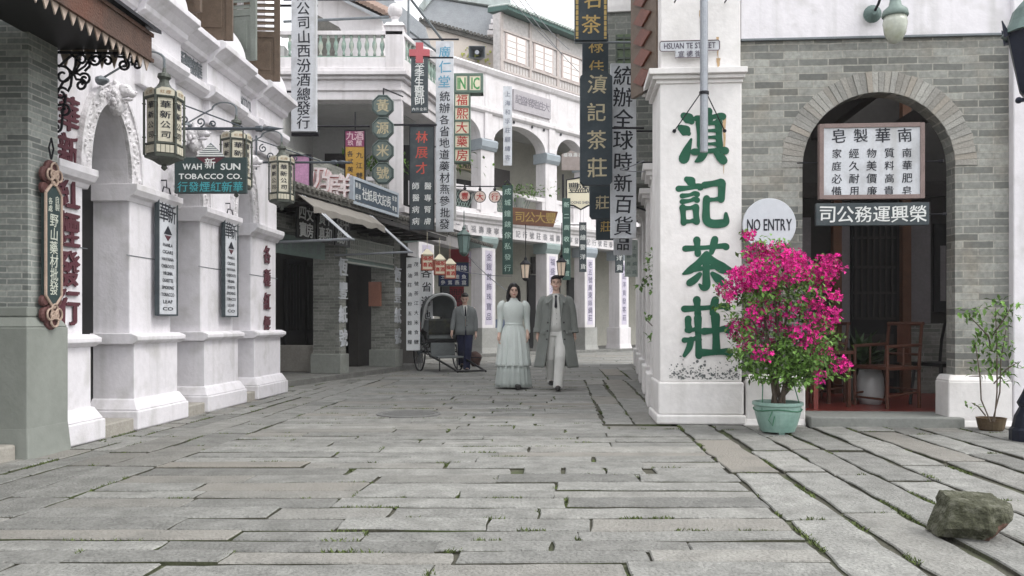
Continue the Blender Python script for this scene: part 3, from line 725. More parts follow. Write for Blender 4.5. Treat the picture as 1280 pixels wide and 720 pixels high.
e = MB(); edge_cap(e, o[5], o[4], .22, -.1, .4); e.prism([(o[4][0] - .05, o[4][1]), (o[2][0] + .5, o[2][1] + .02), (o[2][0] + .5, o[2][1] + .3), (o[4][0] + .1, o[4][1] + .55)], -.1, .4)
e.build('ridge_cap', mat('ridge_stone', lin(168, 176, 174), .85, .12, 4, streak=lin(110, 116, 112)), g2)
sw = MB()
for k in range(5): sw.box(o[2][0] - .05 - .1 * (4 - k) * .6, o[2][0] + .38 - .06 * (4 - k), -.3, .6, o[2][1] - .95 + k * .19, o[2][1] - .80 + k * .19)
sw.build('stepped_end', plaster_far, g2)
g3, o = outline_house('slate_roof_house', 'grey slate roofed house seen behind the balcony post and the iron terrace frame', [(425, 60), (532, 60), (532, 34), (500, 6), (470, -14), (425, -20)], 25.6, 3, slate)
MB().prism(o, 0, 4).build('gable_wall', slate, g3)
g4, o = outline_house('tile_roof_house', 'white house with a red brown tiled eave sloping down behind the balustrade', [(386, 80), (478, 80), (478, 26), (430, 2), (386, -20)], 22.2, 3, plaster_far)
MB().prism(o, 0, 2).build('gable_wall', plaster_far, g4)
a, b = Vector((o[4][0], -.2, o[4][1])), Vector((o[2][0] + .1, -.2, o[2][1]))
rt = MB()
for k in range(22): p = a.lerp(b, k / 21); rt.tube([p + Vector((0, -.3, .05)), p + Vector((0, 2.4, 1.0))], .07, 6)
rt.add([a, b, b + Vector((0, 2.4, .9)), a + Vector((0, 2.4, .9))], [(0, 1, 2, 3)])
rt.build('roof', mat('red_roof', lin(150, 128, 116), .85, .2, 5), g4)
tr = MB(); p0, p1 = at(385, 12, 21.2), at(424, 34, 21.2); c = g4.location
tr.add([p0 - c + Vector((0, 0, 0)), p1 - c, p1 - c + Vector((-.3, 0, -.9)), p0 - c + Vector((-.3, 0, -1.5)), p0 - c + Vector((0, .4, 0)), p1 - c + Vector((0, .4, 0)), p1 - c + Vector((-.3, .4, -.9)), p0 - c + Vector((-.3, .4, -1.5))], [(3, 2, 1, 0), (0, 1, 5, 4), (1, 2, 6, 5), (4, 5, 6, 7)])
tr.build('side_eave', tile, g4)

# ---------------------------------------------------------------- the far arcade across the bend of the street
AZF = math.atan2(.731, .682)
far = thing('far_arcade', 'white two storey arcade closing the street, with a wooden gallery on top', 'building', (-.73, 26.5, 0), AZF)
COLS = [-2.6, 0, 3.1, 5.2, 7.3, 9.5, 12.0]
for i, x in enumerate(COLS):
    pc = MB().box(x - .3, x + .3, 0, .5, .9, 3.42).build('column', plaster_far, far, bevel=.012)
    MB().box(x - .36, x + .36, -.06, .56, 0, .9).taper((x - .42, x + .42, -.12, .6), (x - .36, x + .36, -.06, .56), 0, .28).build('column_base', mat('far_base', lin(150, 150, 146), .85, .12, 3, stain=lin(118, 118, 112), stain_amt=.5) if i < 4 else plaster_far, pc, bevel=.015)
    cp = MB(); moulding(cp, [(x - .36, x + .36, 0)], [(-.02, 3.42), (.03, 3.5), (.07, 3.58), (.08, 3.72), (.02, 3.78)], .56); cp.build('capital', cap_green if i < 3 else cap_blue, pc)
    t = MB(); t.col(('德昌百貨發行', '金銀首飾珠寶品', '福盛號洋貨公司', '老五號廣東絲綢莊', '新記洋貨發客莊', '大光明', '大光明')[i], x, 3.3, 1.1, .24, -.006)
    tl = MB().box(x - .16, x + .16, -.004, 0, 1.0, 3.34); tl.build('painted_panel', mat('lilac_panel', lin(188, 182, 196), .8, .1, 4), pc); t.build('column_lettering', mat('ink_blue', lin(86, 84, 104), .8), pc)
    c2 = MB().box(x - .3, x + .3, .05, .5, 4.3, 6.55).build('upper_column', plaster_far, far, bevel=.012)
    cp = MB(); moulding(cp, [(x - .36, x + .36, 0)], [(-.02, 6.5), (.05, 6.6), (.07, 6.78), (.02, 6.84)], .56); cp.build('upper_capital', cap_blue, c2)
e1 = MB(); moulding(e1, [(-4.6, 15, 0)], [(-.02, 3.78), (-.02, 4.16), (.04, 4.2), (.06, 4.26), (.14, 4.32), (.16, 4.42), (.06, 4.46), (.06, 4.5)], .5)
e1.build('entablature', plaster_far, far, bevel=.008)
t = MB()
for k in range(56): t.ch('福壽康寧發財記行號莊泰'[k % 11], -4.4 + k * .34, 3.97, .24, .015)
t.build('frieze_lettering', mat('ink_grey', lin(112, 112, 116), .8), far)
pa = MB(); pa.box(-4.6, 15, .1, .3, 4.46, 4.62); pa.box(-4.6, 15, .06, .34, 5.16, 5.30)
for x in COLS: pa.box(x - .45, x + .45, .07, .33, 4.6, 5.2)
for a, b in zip(COLS, COLS[1:]): pa.box(a + 1.12, a + 1.28, .1, .3, 4.6, 5.2)
for a in COLS: 
    if a > 1: pa.box(a + .45, a + 1.95, .1, .3, 4.6, 5.2)
pa.build('parapet', plaster_far, far, bevel=.01)
lt = MB()
for a in COLS[:2]:
    for k in range(14):
        for s_ in (-1, 1):
            x = a + .45 + k * .11; lt.tube([(x, .2, 4.62), (x + s_ * .3, .2, 5.16)], .012, 4)
lt.build('parapet_lattice', sage, far)
w2 = MB(); arch_wall(w2, -4.6, 15, 6.84, 7.66, [(a + .3, b - .3, 6.85, 7.50) for a, b in zip(COLS, COLS[1:])], .06, .5); w2.build('arch_wall', plaster_far, far, bevel=.008)
e2 = MB(); moulding(e2, [(-4.6, 15, 0)], [(-.02, 7.66), (.05, 7.72), (.05, 7.82), (-.02, 7.87), (-.02, 8.86), (.06, 8.92), (.12, 9.04), (.02, 9.12)], .5); e2.build('upper_entablature', plaster_far, far, bevel=.008)
for x in COLS: MB().box(x - .16, x + .16, -.0, .06, 6.86, 8.9).build('pilaster_strip', plaster_far, far)
kn = MB()
for x in (1.2, 2.1, 2.7, 3.6): kn.lathe([(.01, -.08), (.04, -.02), (.05, 0)], (x, .03, 7.6), 8, 'y')
kn.build('iron_boss', iron, far)
MB().box(-4.6, 15, 2.9, 3.1, 0, 9).build('back_wall', mat('far_back', lin(176, 174, 164), .9, .1, 2), far)
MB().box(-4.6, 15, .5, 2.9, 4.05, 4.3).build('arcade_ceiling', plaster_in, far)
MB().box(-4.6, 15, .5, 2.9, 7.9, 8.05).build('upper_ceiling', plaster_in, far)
for x0, x1 in ((-3.6, -.6), (.55, 1.1), (5.0, 6.9), (7.4, 9.2)):
    MB().box(x0, x1, 2.8, 2.89, .0, 2.9).build('shop_door', wood_black, far)
for x0, x1 in ((-3.6, -.7), (5.2, 6.8)): MB().box(x0, x1, 2.78, 2.88, 2.95, 3.6).build('shop_transom', wood_dark, far)
MB().box(1.3, 2.1, 2.8, 2.89, 4.3, 6.1).box(-1.6, -.8, 2.8, 2.89, 4.3, 6.1).build('upper_door', wood_black, far)
MB().box(-4.6, 15, -.2, 3, -.02, .1).build('arcade_step', granite, far, bevel=.015)
# wooden gallery with three windows, green eave
ga = MB(); ga.box(.5, 4.9, .0, .3, 9.12, 11.0); gal = ga.build('gallery', wood_grey, far)
pk = MB()
for k in range(30): pk.box(.55 + k * .145, .57 + k * .145, -.015, 0, 9.14, 9.46)
for z in (9.12, 9.46, 10.42): pk.box(.5, 4.9, -.05, .0, z, z + .07)
for x in (.5, 1.88, 3.3, 4.78): pk.box(x, x + .12, -.045, 0, 9.19, 11.0)
pk.build('gallery_trim', mat('wood_pale', lin(180, 171, 167), .8, .2, 8), gal)  # trim timber lightened in its colour to suggest haze
for x in (.78, 2.15, 3.6):
    wf = MB().box(x - .04, x + .96, -.03, .0, 9.54, 10.40); f = wf.build('window', mat('frame_grey', lin(186, 172, 168), .8, .12, 8), gal)
    pn = MB()
    for i in range(2):
        for j in range(4): pn.box(x + .03 + i * .47, x + .42 + i * .47, -.045, -.03, 9.57 + j * .205, 9.75 + j * .205)
    pn.build('pane', glass_pane, f)
ev = MB(); ev.add([(.45, -.4, 10.98), (5.1, -.4, 10.98), (5.1, .5, 11.1), (.45, .5, 11.1), (.45, -.4, 11.12), (5.1, -.4, 11.12), (5.1, .5, 11.26), (.45, .5, 11.26)], [(3, 2, 1, 0), (4, 5, 6, 7), (0, 1, 5, 4), (1, 2, 6, 5), (2, 3, 7, 6), (3, 0, 4, 7)])
ev.build('gallery_eave', mat('eave_green', lin(70, 96, 90), .7, .2, 4), gal)
rt = MB()
for k in range(33): x = .5 + k * .14; rt.tube([(x, -.46, 11.13), (x, .5, 11.28)], .05, 6)
rt.build('gallery_tiles', mat('pale_tile', lin(176, 184, 180), .85, .2, 5), gal)
MB().box(4.9, 15, .1, .3, 9.12, 10.0).build('upper_parapet', plaster_far, far)
pq = MB().box(1.1, 2.95, -.06, .02, 8.0, 8.66); pl = pq.build('stone_plaque', mat('stone_grey', lin(170, 166, 170), .85, .12, 5), far)
t = MB(); t.row('記盛祥泰益生大', 1.2, 2.85, 8.36, .32, -.064, ex=.0); t.build('plaque_lettering', mat('plaque_ink', lin(120, 116, 124), .8), pl)
sg = MB().box(1.1, 2.7, 2.7, 2.8, 6.45, 7.05).build('inner_sign', mat('inner_cream', lin(184, 172, 140), .8, .1, 5), far)
t = MB(); t.row('任愛昌', 1.2, 2.6, 6.90, .26, 2.695); t.word('CHEUNG ON', 1.9, 6.58, .24, 2.695, width=1.2, bold=.02); t.build('sign_lettering', INK, sg)
bw = MB().box(1.5, 2.25, 1.2, 1.26, 5.7, 6.3); bw.build('inner_board', wood_dark, far)
lz = MB().box(-.1 + .5, 2.0, 2.0, 2.06, 2.75, 3.5).build('lilac_sign', mat('lilac', lin(170, 160, 178), .8, .12, 4), far)
t = MB(); t.row('行銀信益', .5, 1.9, 3.12, .3, 1.995); t.build('sign_lettering', mat('faded_red', lin(150, 104, 112), .8), lz)
# ---------------------------------------------------------------- corner teahouse: painted pillar, brick wall with the arch
AZR = R(-4); RO = Vector((1.54, 8.75, 0))
tea = thing('corner_teahouse', 'white and grey brick corner building with painted pillar and wide brick arch', 'building', RO, AZR)
pil = MB().box(0, .84, 0, .8, .44, 3.56).build('painted_pillar', plaster_old, tea, bevel=.012)
MB().box(-.04, .88, -.04, .84, .0, .10).box(-.02, .86, -.02, .82, .1, .44).build('pillar_base', plaster_old, pil, bevel=.02)
cp = MB()
for o, z0, z1 in ((.02, 3.54, 3.58), (.06, 3.58, 3.62), (.10, 3.62, 3.68)): cp.box(-o - .02, .84 + o * .4, -o, .8, z0, z1)
cp.build('capital', plaster_old, pil, bevel=.006)
MB().box(.01, .83, .01, .8, 3.68, 7).build('upper_pillar', plaster_old, pil, bevel=.01)
fa = MB(); arch_wall(fa, .84, 3.53, .5, 3.98, [(1.47, 3.0, 2.665, 3.43)], .06, .26); fa.build('brick_wall', brick_r, tea)
vo = MB(); n = 46; inn = [(2.235 - .765 * cos(pi * (k + .5) / n), 2.665 + .765 * sin(pi * (k + .5) / n), pi * (k + .5) / n) for k in range(n)]
for x, z, t in inn:
    vo.t = min(1, max(0, rnd.gauss(.5, .25))); vo.w = 1.6 if rnd.random() < .14 else max(0, U(-.5, .5))
    d = Vector((-cos(t), sin(t))); e = Vector((sin(t), cos(t))) * (.765 * pi / n / 2 - .002); e2 = e * 1.27
    a, b = Vector((x, z)), Vector((x, z)) + d * U(.205, .225); y0 = .050 + U(-.004, .006)
    vo.prism([tuple(a - e), tuple(a + e), tuple(b + e2), tuple(b - e2)][::-1], y0, .25)
vo.build('arch_voussoir', voussoir, tea)
for x0, x1 in ((.88, 1.48), (2.90, 3.53)):
    MB().box(x0, x1, -.02, .3, 0, .46).taper((x0 - .03, x1, -.05, .3), (x0, x1, -.02, .3), -.01, .07).taper((x0, x1, -.02, .3), (x0 + .04, x1, .04, .3), .46, .52).build('wall_base', plaster_old, tea, bevel=.015)
MB().box(3.53, 4.6, -.03, .5, 0, 7).build('end_pillar', plaster, tea, bevel=.012)
MB().box(.84, 3.53, .03, .46, 4.0, 7).build('upper_wall', plaster, tea)
MB().box(.84, 3.53, .02, .46, 3.98, 4.0).build('drip_edge', iron_grey, tea)
st = MB().box(1.50, 3.02, -.12, .5, -.02, .10).build('doorstep', mat('doorstep_grey', lin(128, 130, 126), .8, .12, 4, .2, 50), tea, bevel=.015)
# interior behind the arch
MB().box(.4, 5.2, .3, 4.4, -.01, .095).build('tiled_floor', red_tile, tea)
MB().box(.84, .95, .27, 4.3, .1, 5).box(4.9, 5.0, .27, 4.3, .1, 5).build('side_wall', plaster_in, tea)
MB().box(.84, 5, .26, 1.5, 3.85, 3.98).build('ceiling', dark_room, tea)  # stops short: unseen light well added behind it to brighten the room
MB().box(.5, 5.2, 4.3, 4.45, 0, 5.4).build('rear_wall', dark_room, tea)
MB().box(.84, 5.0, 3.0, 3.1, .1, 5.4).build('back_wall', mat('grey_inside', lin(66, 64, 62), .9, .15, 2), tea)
MB().box(3.68, 4.3, 2.95, 2.999, .1, 1.05).build('brick_dado', brick_s, tea)
post_m = mat('post_brown', lin(98, 68, 50), .5, .25, 9)
for x in (2.62, 3.53):
    MB().box(x, x + .11, 2.80, 2.92, .1, 4.6).build('door_post', post_m, tea)
MB().box(.95, 4.9, 2.78, 2.9, 2.75, 2.95).build('lintel', wood_dark, tea)
dd = MB().box(2.90, 3.50, 2.93, 2.999, .1, 2.74).build('lattice_door', wood_black, tea)
lt = MB()
for k in range(7): lt.box(2.94 + k * .08, 2.965 + k * .08, 2.905, 2.93, 1.1, 2.6)
for z in (1.1, 1.45, 1.8, 2.2, 2.58): lt.box(2.92, 3.48, 2.90, 2.93, z, z + .03)
lt.box(2.95, 3.45, 2.905, 2.93, .3, .9); lt.build('lattice', mat('lattice_dark', lin(52, 48, 46), .5, .2), dd)
pale_m = mat('pale_inside', lin(128, 124, 126), .85, .12, 4)
for x0, x1, z0, z1 in ((2.75, 2.88, .1, 2.7), (3.66, 3.95, 1.05, 2.7), (2.2, 2.36, .9, 2.5)): MB().box(x0, x1, 2.94, 2.999, z0, z1).build('pale_panel', pale_m, tea)
wn_ = MB().box(4.0, 4.35, 2.93, 2.999, 1.2, 2.4).build('inner_window', wood_black, tea)
lt = MB()
for x in (4.07, 4.2): lt.box(x, x + .07, 2.92, 2.93, 1.35, 2.1)
lt.build('pane', pale_m, wn_)
MB().box(1.2, 2.1, 2.93, 2.999, .1, 2.6).build('inner_door', wood_dark, tea)
bm = MB()
for x in (1.2, 2.35, 3.4): bm.box(x, x + .12, .3, 2.9, 3.55, 3.75)
bm.build('ceiling_beam', wood_dark, tea)
# flank along the narrow street, built as a row of pilasters
AZK = math.atan2(-12.85, -1.66)
fk = thing('street_flank', 'pale side row of pilasters and brick bays receding behind the painted pillar', 'building', Vector((3.2, 21.6, 0)), AZK)
LK = 12.96 - .84
wl_ = MB().box(0, LK, .25, .5, 0, 3.5); wl_.build('wall', plaster_old, fk)
for x0, x1 in ((LK - 1.55, LK - .95), (LK - 3.6, LK - 2.9), (LK - 6.0, LK - 5.2), (LK - 8.8, LK - 7.9), (0, 1)):
    pk = MB().box(x0, x1, -.02, .25, .4, 2.85).build('pilaster', plaster_old, fk, bevel=.012)
    MB().box(x0 - .06, x1 + .06, -.08, .25, 0, .42).build('pilaster_base', plaster_old, pk, bevel=.02)
    cp = MB()
    for o, z0, z1 in ((.0, 2.85, 2.9), (.05, 2.9, 2.96), (.09, 2.96, 3.04)): cp.box(x0 - o, x1 + o, -.04 - o, .25, z0, z1)
    cp.build('capital', plaster_old, pk, bevel=.006)
for x0, x1 in ((LK - 2.8, LK - 1.65), (LK - 5.1, LK - 3.7)): MB().box(x0 + .1, x1 - .1, .2, .26, .05, 2.6).build('door', wood_grey, fk)
MB().box(0, LK + .05, .1, .5, 3.5, 7).build('upper_wall', brick_s, fk)
# overhanging brick bay with green lattice window
bay = thing('brick_bay', 'grey brick upper storey jutting over the street with a green lattice window', 'building', (1.44, 13.0, 0), R(-7))
MB().box(0, 1.2, 0, 5, 3.2, 5.85).build('brick_wall', brick_mat('brick_bay', lin(140, 142, 136), lin(104, 108, 104), lin(150, 150, 144), .34, .10, .010, lin(92, 98, 84), .5), bay)
MB().box(-.05, 1.2, -.05, 5, 5.85, 5.95).box(0, 1.2, 0, 5, 5.95, 7).build('top_band', plaster_old, bay)
lf = MB().box(.16, .66, -.03, .0, 4.78, 5.5); f = lf.build('lattice_window', mat('lattice_green', lin(96, 112, 84), .5, .3, 20), bay)
lt = MB()
for k in range(5):
    lt.box(.16 + k * .115, .19 + k * .115, -.06, -.03, 4.8, 5.48); lt.box(.16, .66, -.055, -.03, 4.8 + k * .155, 4.83 + k * .155)
lt.build('lattice', mat('lattice_grey', lin(84, 92, 84), .7, .2), f)
bb = MB()
for x in (.35, .9):
    bb.tube([(x, .1, 3.2), (x, .1, 2.3)], .02); bb.tube([(x, -.3, 3.15), (x, .1, 2.35)], .018); bb.tube([(x - .3, .0, 3.0), (x + .5, .0, 2.7)], .015)
bb.build('iron_brace', iron, bay)
# carved brown shutter swung out beside the pillar
bs = thing('carved_shutter', 'brown carved timber shutter swung open beside the street name plate', 'shutter', (1.60, 9.05, 0), R(108))
s_ = MB().box(0, .62, 0, .05, 3.62, 5.2); s_.build('frame', wood_brown, bs)
s_ = MB()
for k in range(7): s_.prism([(.31, 3.68 + k * .22), (.52, 3.78 + k * .22), (.31, 3.88 + k * .22), (.10, 3.78 + k * .22)], .05, .075); s_.prism([(.31, 3.68 + k * .22), (.52, 3.78 + k * .22), (.31, 3.88 + k * .22), (.10, 3.78 + k * .22)], -.025, 0)
s_.build('carving', wood_red, bs)
# ---------------------------------------------------------------- signs
def sign(name, label, cat, px0, py0, px1, py1, Y, board, texts=(), frame=None, fw=.03, t=.05, yaw=0., group=None, rods=(), outline=None, rod_m=None, bevel=.004, tilt=0.):
    """a board seen at those photo pixels, standing at distance Y; texts: (kind, string, args..., material) in board units (-.5 .. .5)"""
    p, q = at(px0, py1, Y), at(px1, py0, Y); w, h = q.x - p.x, q.z - p.z
    o = thing(name, label, cat, ((p.x + q.x) / 2, Y, (p.z + q.z) / 2), yaw, group)
    if tilt: o.rotation_euler = (tilt, 0, yaw)
    if yaw: w /= max(.3, cos(yaw))
    fill_sign(o, w, h, board, texts, frame, fw, t, outline, bevel)
    if rods:
        m = MB()
        for pts, r in rods: m.tube([(a * w, b, c * h) for a, b, c in pts], r)
        m.build('bracket', rod_m or iron, o)
    return o
def fill_sign(o, w, h, board, texts=(), frame=None, fw=.03, t=.05, outline=None, bevel=.004):
    b = MB()
    if outline: b.prism([(a * w, c * h) for a, c in outline], -t / 2, t / 2)
    else: b.box(-w / 2, w / 2, -t / 2, t / 2, -h / 2, h / 2)
    b.build('board', board, o, bevel=bevel)
    if frame:
        f = MB(); e = t / 2 + .012
        f.box(-w / 2 - .002, -w / 2 + fw, -e, e, -h / 2, h / 2); f.box(w / 2 - fw, w / 2 + .002, -e, e, -h / 2, h / 2)
        f.box(-w / 2 + fw, w / 2 - fw, -e, e, h / 2 - fw, h / 2 + .002); f.box(-w / 2 + fw, w / 2 - fw, -e, e, -h / 2 - .002, -h / 2 + fw); f.build('frame', frame, o, bevel=.003)
    groups = {}
    for T in texts: groups.setdefault(T[-1].name, []).append(T)
    for T in groups.values():
        m = MB(); y = -t / 2 - .003
        for x in T:
            k, s_ = x[0], x[1]
            if k == 'v': m.col(s_, x[2] * w, x[3] * h, x[4] * h, x[5] * w, y)          # x, top, bottom, size/w
            elif k == 'h': m.row(s_, x[2] * w, x[3] * w, x[4] * h, x[5] * h, y)         # x0, x1, z, size/h
            elif k == 'w': m.word(s_, x[2] * w, x[3] * h, x[4] * h, y, width=x[5] * w if x[5] else None, bold=.022)
        m.build('lettering', T[0][-1], o)
    return o
hang = [([(-.35, .0, .5), (-.35, 0, .53)], .008), ([(.35, .0, .5), (.35, 0, .53)], .008)]

# white hanging sign of the liquor company
sign('hanging_sign', 'tall white hanging board with black column of characters above the pink panel', 'sign', 365, -70, 396, 165, 13.2, board_white,
     [('v', '廣東有限公司山西汾酒總發行', 0, .49, -.49, .58, INK)], t=.10, rods=[([(-.55, .06, -.505), (.55, .06, -.505)], .04), ([(-1.4, .06, .18), (.5, .06, .18)], .02), ([(-1.4, .06, -.28), (.5, .06, -.28)], .016)])
# ornate board on the brick pillar (faces the street)
ob = thing('ornate_sign', 'dark green board with pale characters and carved red knots hung on the brick pillar', 'sign', L(-4.10, 6.77, 1.68), AZL)
b = MB(); w, h = .27, 1.02
out = [(-.5, -.40), (0, -.5), (.5, -.40), (.5, .40), (0, .5), (-.5, .40)]
b.prism([(a * w * .74, c * h) for a, c in out], -.02, .02); b.build('board', board_green, ob)
f = MB()
for k in range(len(out)): a, c = out[k], out[(k + 1) % len(out)]; f.tube([(a[0] * w * .78, -.02, a[1] * h), (c[0] * w * .78, -.02, c[1] * h)], .012, 6)
f.build('frame', mat('carved_tan', lin(168, 148, 134), .7, .15, 10), ob)
for sgn in (1, -1):
    kn = MB()
    for dx, dz, r in ((0, .60, .075), (-.07, .55, .062), (.07, .55, .062), (0, .51, .06), (-.09, .44, .045), (.09, .44, .045)): kn.lathe([(r, -.022), (r, .0), (r * .8, .012)], (dx, -.0, sgn * (dz + .01)), 14, 'y')
    kn.build('carved_knot', mat('carved_red', lin(92, 62, 60), .7, .2, 8), ob)
    kl = MB()
    for dx, dz, r in ((0, .60, .05), (-.055, .55, .045), (.055, .55, .045), (0, .51, .042), (-.02, .555, .03), (.02, .555, .03)):
        kl.tube([(dx + r * cos(2 * pi * k / 12), -.03, sgn * (dz + .01) + r * sin(2 * pi * k / 12)) for k in range(12)], .009, 5, True)
    kl.build('knot_cord', MATS['carved_tan'], ob)
t = MB(); t.col('自製', .045, .40, .28, .062, -.023); t.col('各處', -.045, .38, .26, .055, -.023); t.col('野山藥材批發', .0, .25, -.40, .115, -.023); t.build('lettering', mat('pale_letter', lin(190, 194, 182), .7, .1), ob)
t = MB(); t.tube([(0, 0, .69), (-.03, 0, .78), (0, 0, .86), (.03, 0, .78), (0, 0, .69)], .008, 5); t.build('hanger', iron, ob)
# red characters on the end piers
for x, zt, zb, s_, lb in ((7.30, 3.04, 1.02, '華新紅煙發行', 'big raised red characters running down the white pier beside the brick pillar'), (12.25, 2.22, .86, '各種紅煙', 'small raised red characters running down the last white pier of the arcade')):
    rc = thing('raised_characters', lb, 'lettering', (-4.2, 0, 0), AZL, 'red raised characters on the piers')
    n = len(s_)
    for i, c in enumerate(s_):
        m = MB(); m.ch(c, x, zt + (zb - zt) * (i + .5) / n, .33 if x < 9 else .27, .068, bold=0, ex=.022); m.ch(c, x + .012, zt + (zb - zt) * (i + .5) / n + .006, .33 if x < 9 else .27, .060, bold=0, ex=.014); m.ch(c, x - .012, zt + (zb - zt) * (i + .5) / n - .006, .33 if x < 9 else .27, .062, bold=0, ex=.018); m.build('character', maroon, rc)
# two framed boards on the piers
for i, (u, lb) in enumerate(((8.99, 'white green framed board of black lines on the first wide pier beyond the big lantern'), (10.72, 'white green framed board of black lines on the pier under the green hanging sign'))):
    o = thing('pier_board', lb, 'sign', L(-4.21, u, 1.76), AZL, 'framed boards on the piers')
    fill_sign(o, .44, 1.26, board_white, [('h', '華新', -.40, .40, .37, .17, INK)] +
              [('w', s_, 0, .10 - k * .06, .040, .5 + .06 * ((k * 5) % 4), INK) for k, s_ in enumerate(('MANILA', 'CIGARS', 'HAVANA', 'CHEROOTS', 'VIRGINIA', 'CIGARETTES', 'SMOKING', 'TOBACCO', 'LEAF', 'CO'))], board_dark, .016, .025)
    e = MB(); e.prism([(-.09, .24), (.09, .24), (0, .33)], -.019, -.014); e.build('emblem', INK, o); e = MB(); e.prism([(-.07, .225), (0, .17), (.07, .225)], -.019, -.014); e.build('emblem', maroon, o)
    e = MB(); e.tube([(-.12, 0, .63), (-.06, 0, .74), (.06, 0, .74), (.12, 0, .63)], .008, 5); e.tube([(0, -.0, .74), (0, .0, .82), (0, .25, .82)], .008, 5); e.build('hanger', iron, o)
# lanterns on goosenecks
cream = mat('lantern_cream', lin(192, 187, 170), .55, .1, 6)
lant_m = mat('lantern_metal', lin(84, 88, 82), .55, .2, 10, metal=.2)
LS = Matrix.Scale(.75, 4, (0, 0, 1))
lan = thing('hexagonal_lantern', 'large hexagonal cream glass lantern with characters hanging in front of the first arch', 'lantern', L(-3.58, 7.60, 2.52), AZL, 'hexagonal lanterns along the arcade')
fr_ = MB(); fr_.M = LS
fr_.lathe([(.05, -.05), (.11, -.0), (.165, .02), (.17, .05), (.15, .06), (.15, .17), (.17, .175), (.17, .19)], seg=6); fr_.lathe([(.165, .72), (.175, .74), (.17, .76)], seg=6); fr_.lathe([(.13, .82), (.07, .88), (.045, .93), (.04, .97), (.06, 1.0), (.055, 1.04), (.02, 1.06), (.012, 1.12)], seg=12); fr_.lathe([(.005, -.12), (.03, -.09), (.02, -.05)], seg=8)
for k in range(6):
    a = 2 * pi * k / 6; fr_.tube([(.168 * cos(a), .168 * sin(a), .05), (.168 * cos(a), .168 * sin(a), .80)], .011, 6); fr_.ball((.168 * cos(a), .168 * sin(a), .26), .017, 6, 4); fr_.ball((.168 * cos(a), .168 * sin(a), .66), .017, 6, 4)
fr_.build('lantern_frame', lant_m, lan)
for k in range(6):
    a = 2 * pi * (k + .5) / 6; M_ = LS @ Matrix.Rotation(a + pi / 2, 4, 'Z')
    gp = MB(); gp.M = M_; gp.box(-.062, .062, -.132, -.122, .20, .72); pn = gp.build('glass_panel', cream, lan)
    gp = MB(); gp.M = M_
    for j in range(4): gp.box(-.075 + j * .038, -.043 + j * .038, -.142, -.130, .07, .16)
    gp.build('lower_pane', cream, lan)
    gp = MB(); gp.M = M_; gp.prism([(-.082, .745), (.082, .745), (.082, .80), (.03, .84), (-.03, .84), (-.082, .80)], -.150, -.142); cr = gp.build('crest', cream, lan)
    gp = MB(); gp.M = M_; gp.row('紅煙', -.05, .05, .785, .045, -.153); gp.build('lettering', mat('faded_brown', lin(150, 124, 96), .7), cr)
    gp = MB(); gp.M = M_; gp.col('華新公司', 0, .70, .22, .092, -.135, bold=.02); gp.build('lettering', INK, pn)
goo = MB(); goo.M = LS; goo.tube([(.0, .0, 1.10)] + [(-.0, .14 - .14 * cos(pi * k / 10), 1.22 + .10 * sin(pi * k / 10)) for k in range(11)] + [(0, .40, 1.14), (0, .56, 1.02)], .012, 6); goo.lathe([(.05, 0), (.06, .04), (.02, .1)], (0, .62, .98), 10, 'y'); goo.build('gooseneck', iron_grey, lan)
copy_tree(lan, loc=L(-3.66, 9.50, 2.56), label='hexagonal cream lantern partly hidden behind the green WAH SUN board')
copy_tree(lan, loc=L(-3.76, 11.35, 2.66), label='hexagonal cream lantern hanging beside the pink panel at the end of the arcade')
# green WAH SUN sign on its scrolled arm
bar = mat('bar_grey', lin(78, 84, 90), .5, .15, 10, metal=.3)
def arm(o, L_, z, up=.32):
    m = MB(); m.tube([(-L_ * .5, 0, z), (L_ * .5, 0, z)], .016); m.lathe([(.03, 0), (.035, .06), (.018, .08), (.03, .14), (.002, .30)], (L_ * .5, 0, z), 8, 'x')
    m.tube([(-L_ * .5, 0, z + up), (L_ * .35, 0, z + .02)], .008, 5)
    for c, r0, a0, tn in (((-L_ * .40, z + up * .6), .06, R(90), 1.3), ((-L_ * .30, z + .09), .055, R(-90), -1.3), ((-L_ * .12, z + .07), .05, R(-90), 1.2), ((L_ * .02, z + .05), .035, R(200), -1.2)):
        m.tube([(p[0], 0, p[1]) for p in spiral(c, r0, .012, a0, tn, 16)], .009, 5)
    m.tube([(-L_ * .49, 0, z - .1), (-L_ * .49, 0, z + up + .05)], .014, 5)
    m.build('scroll_arm', bar, o)
ws = sign('hanging_sign', 'dark green painted sign reading WAH SUN TOBACCO CO beneath a scrolled iron arm', 'sign', 219, 197, 309, 242, 8.95, board_green,
    [('w', 'WAH', -.25, .24, .23, .27, WHT), ('w', 'SUN', .28, .24, .25, .28, WHT), ('w', 'TOBACCO CO.', 0, -.03, .21, .88, WHT), ('h', '行發煙紅新華', -.46, .46, -.32, .30, teal)], t=.05, bevel=.006)
arm(ws, .95, .50)
e = MB()
for k in range(6): e.prism([(-.15 + k * .025, .20 + k * .022), (.15 - k * .025, .20 + k * .022), (.15 - k * .025 - .012, .212 + k * .022), (-.15 + k * .025 + .012, .212 + k * .022)], -.032, -.02)
e.build('emblem', WHT, ws); e = MB(); e.prism([(-.15, .19), (-.05, .12), (0, .10), (.05, .12), (.15, .19)], -.029, -.02); e.build('emblem', maroon, ws)
e = MB(); e.prism([(-.17, .18), (.17, .18), (0, .345)], -.019, .02); e.build('emblem', iron_grey, ws)
e = MB(); e.ch('新', 0, .125, .12, -.034); e.build('lettering', WHT, ws)
e = MB()
for x in (-.34, .34): e.tube([(x, 0, .19), (x, 0, .5)], .007, 5)
e.build('hanger', iron, ws)
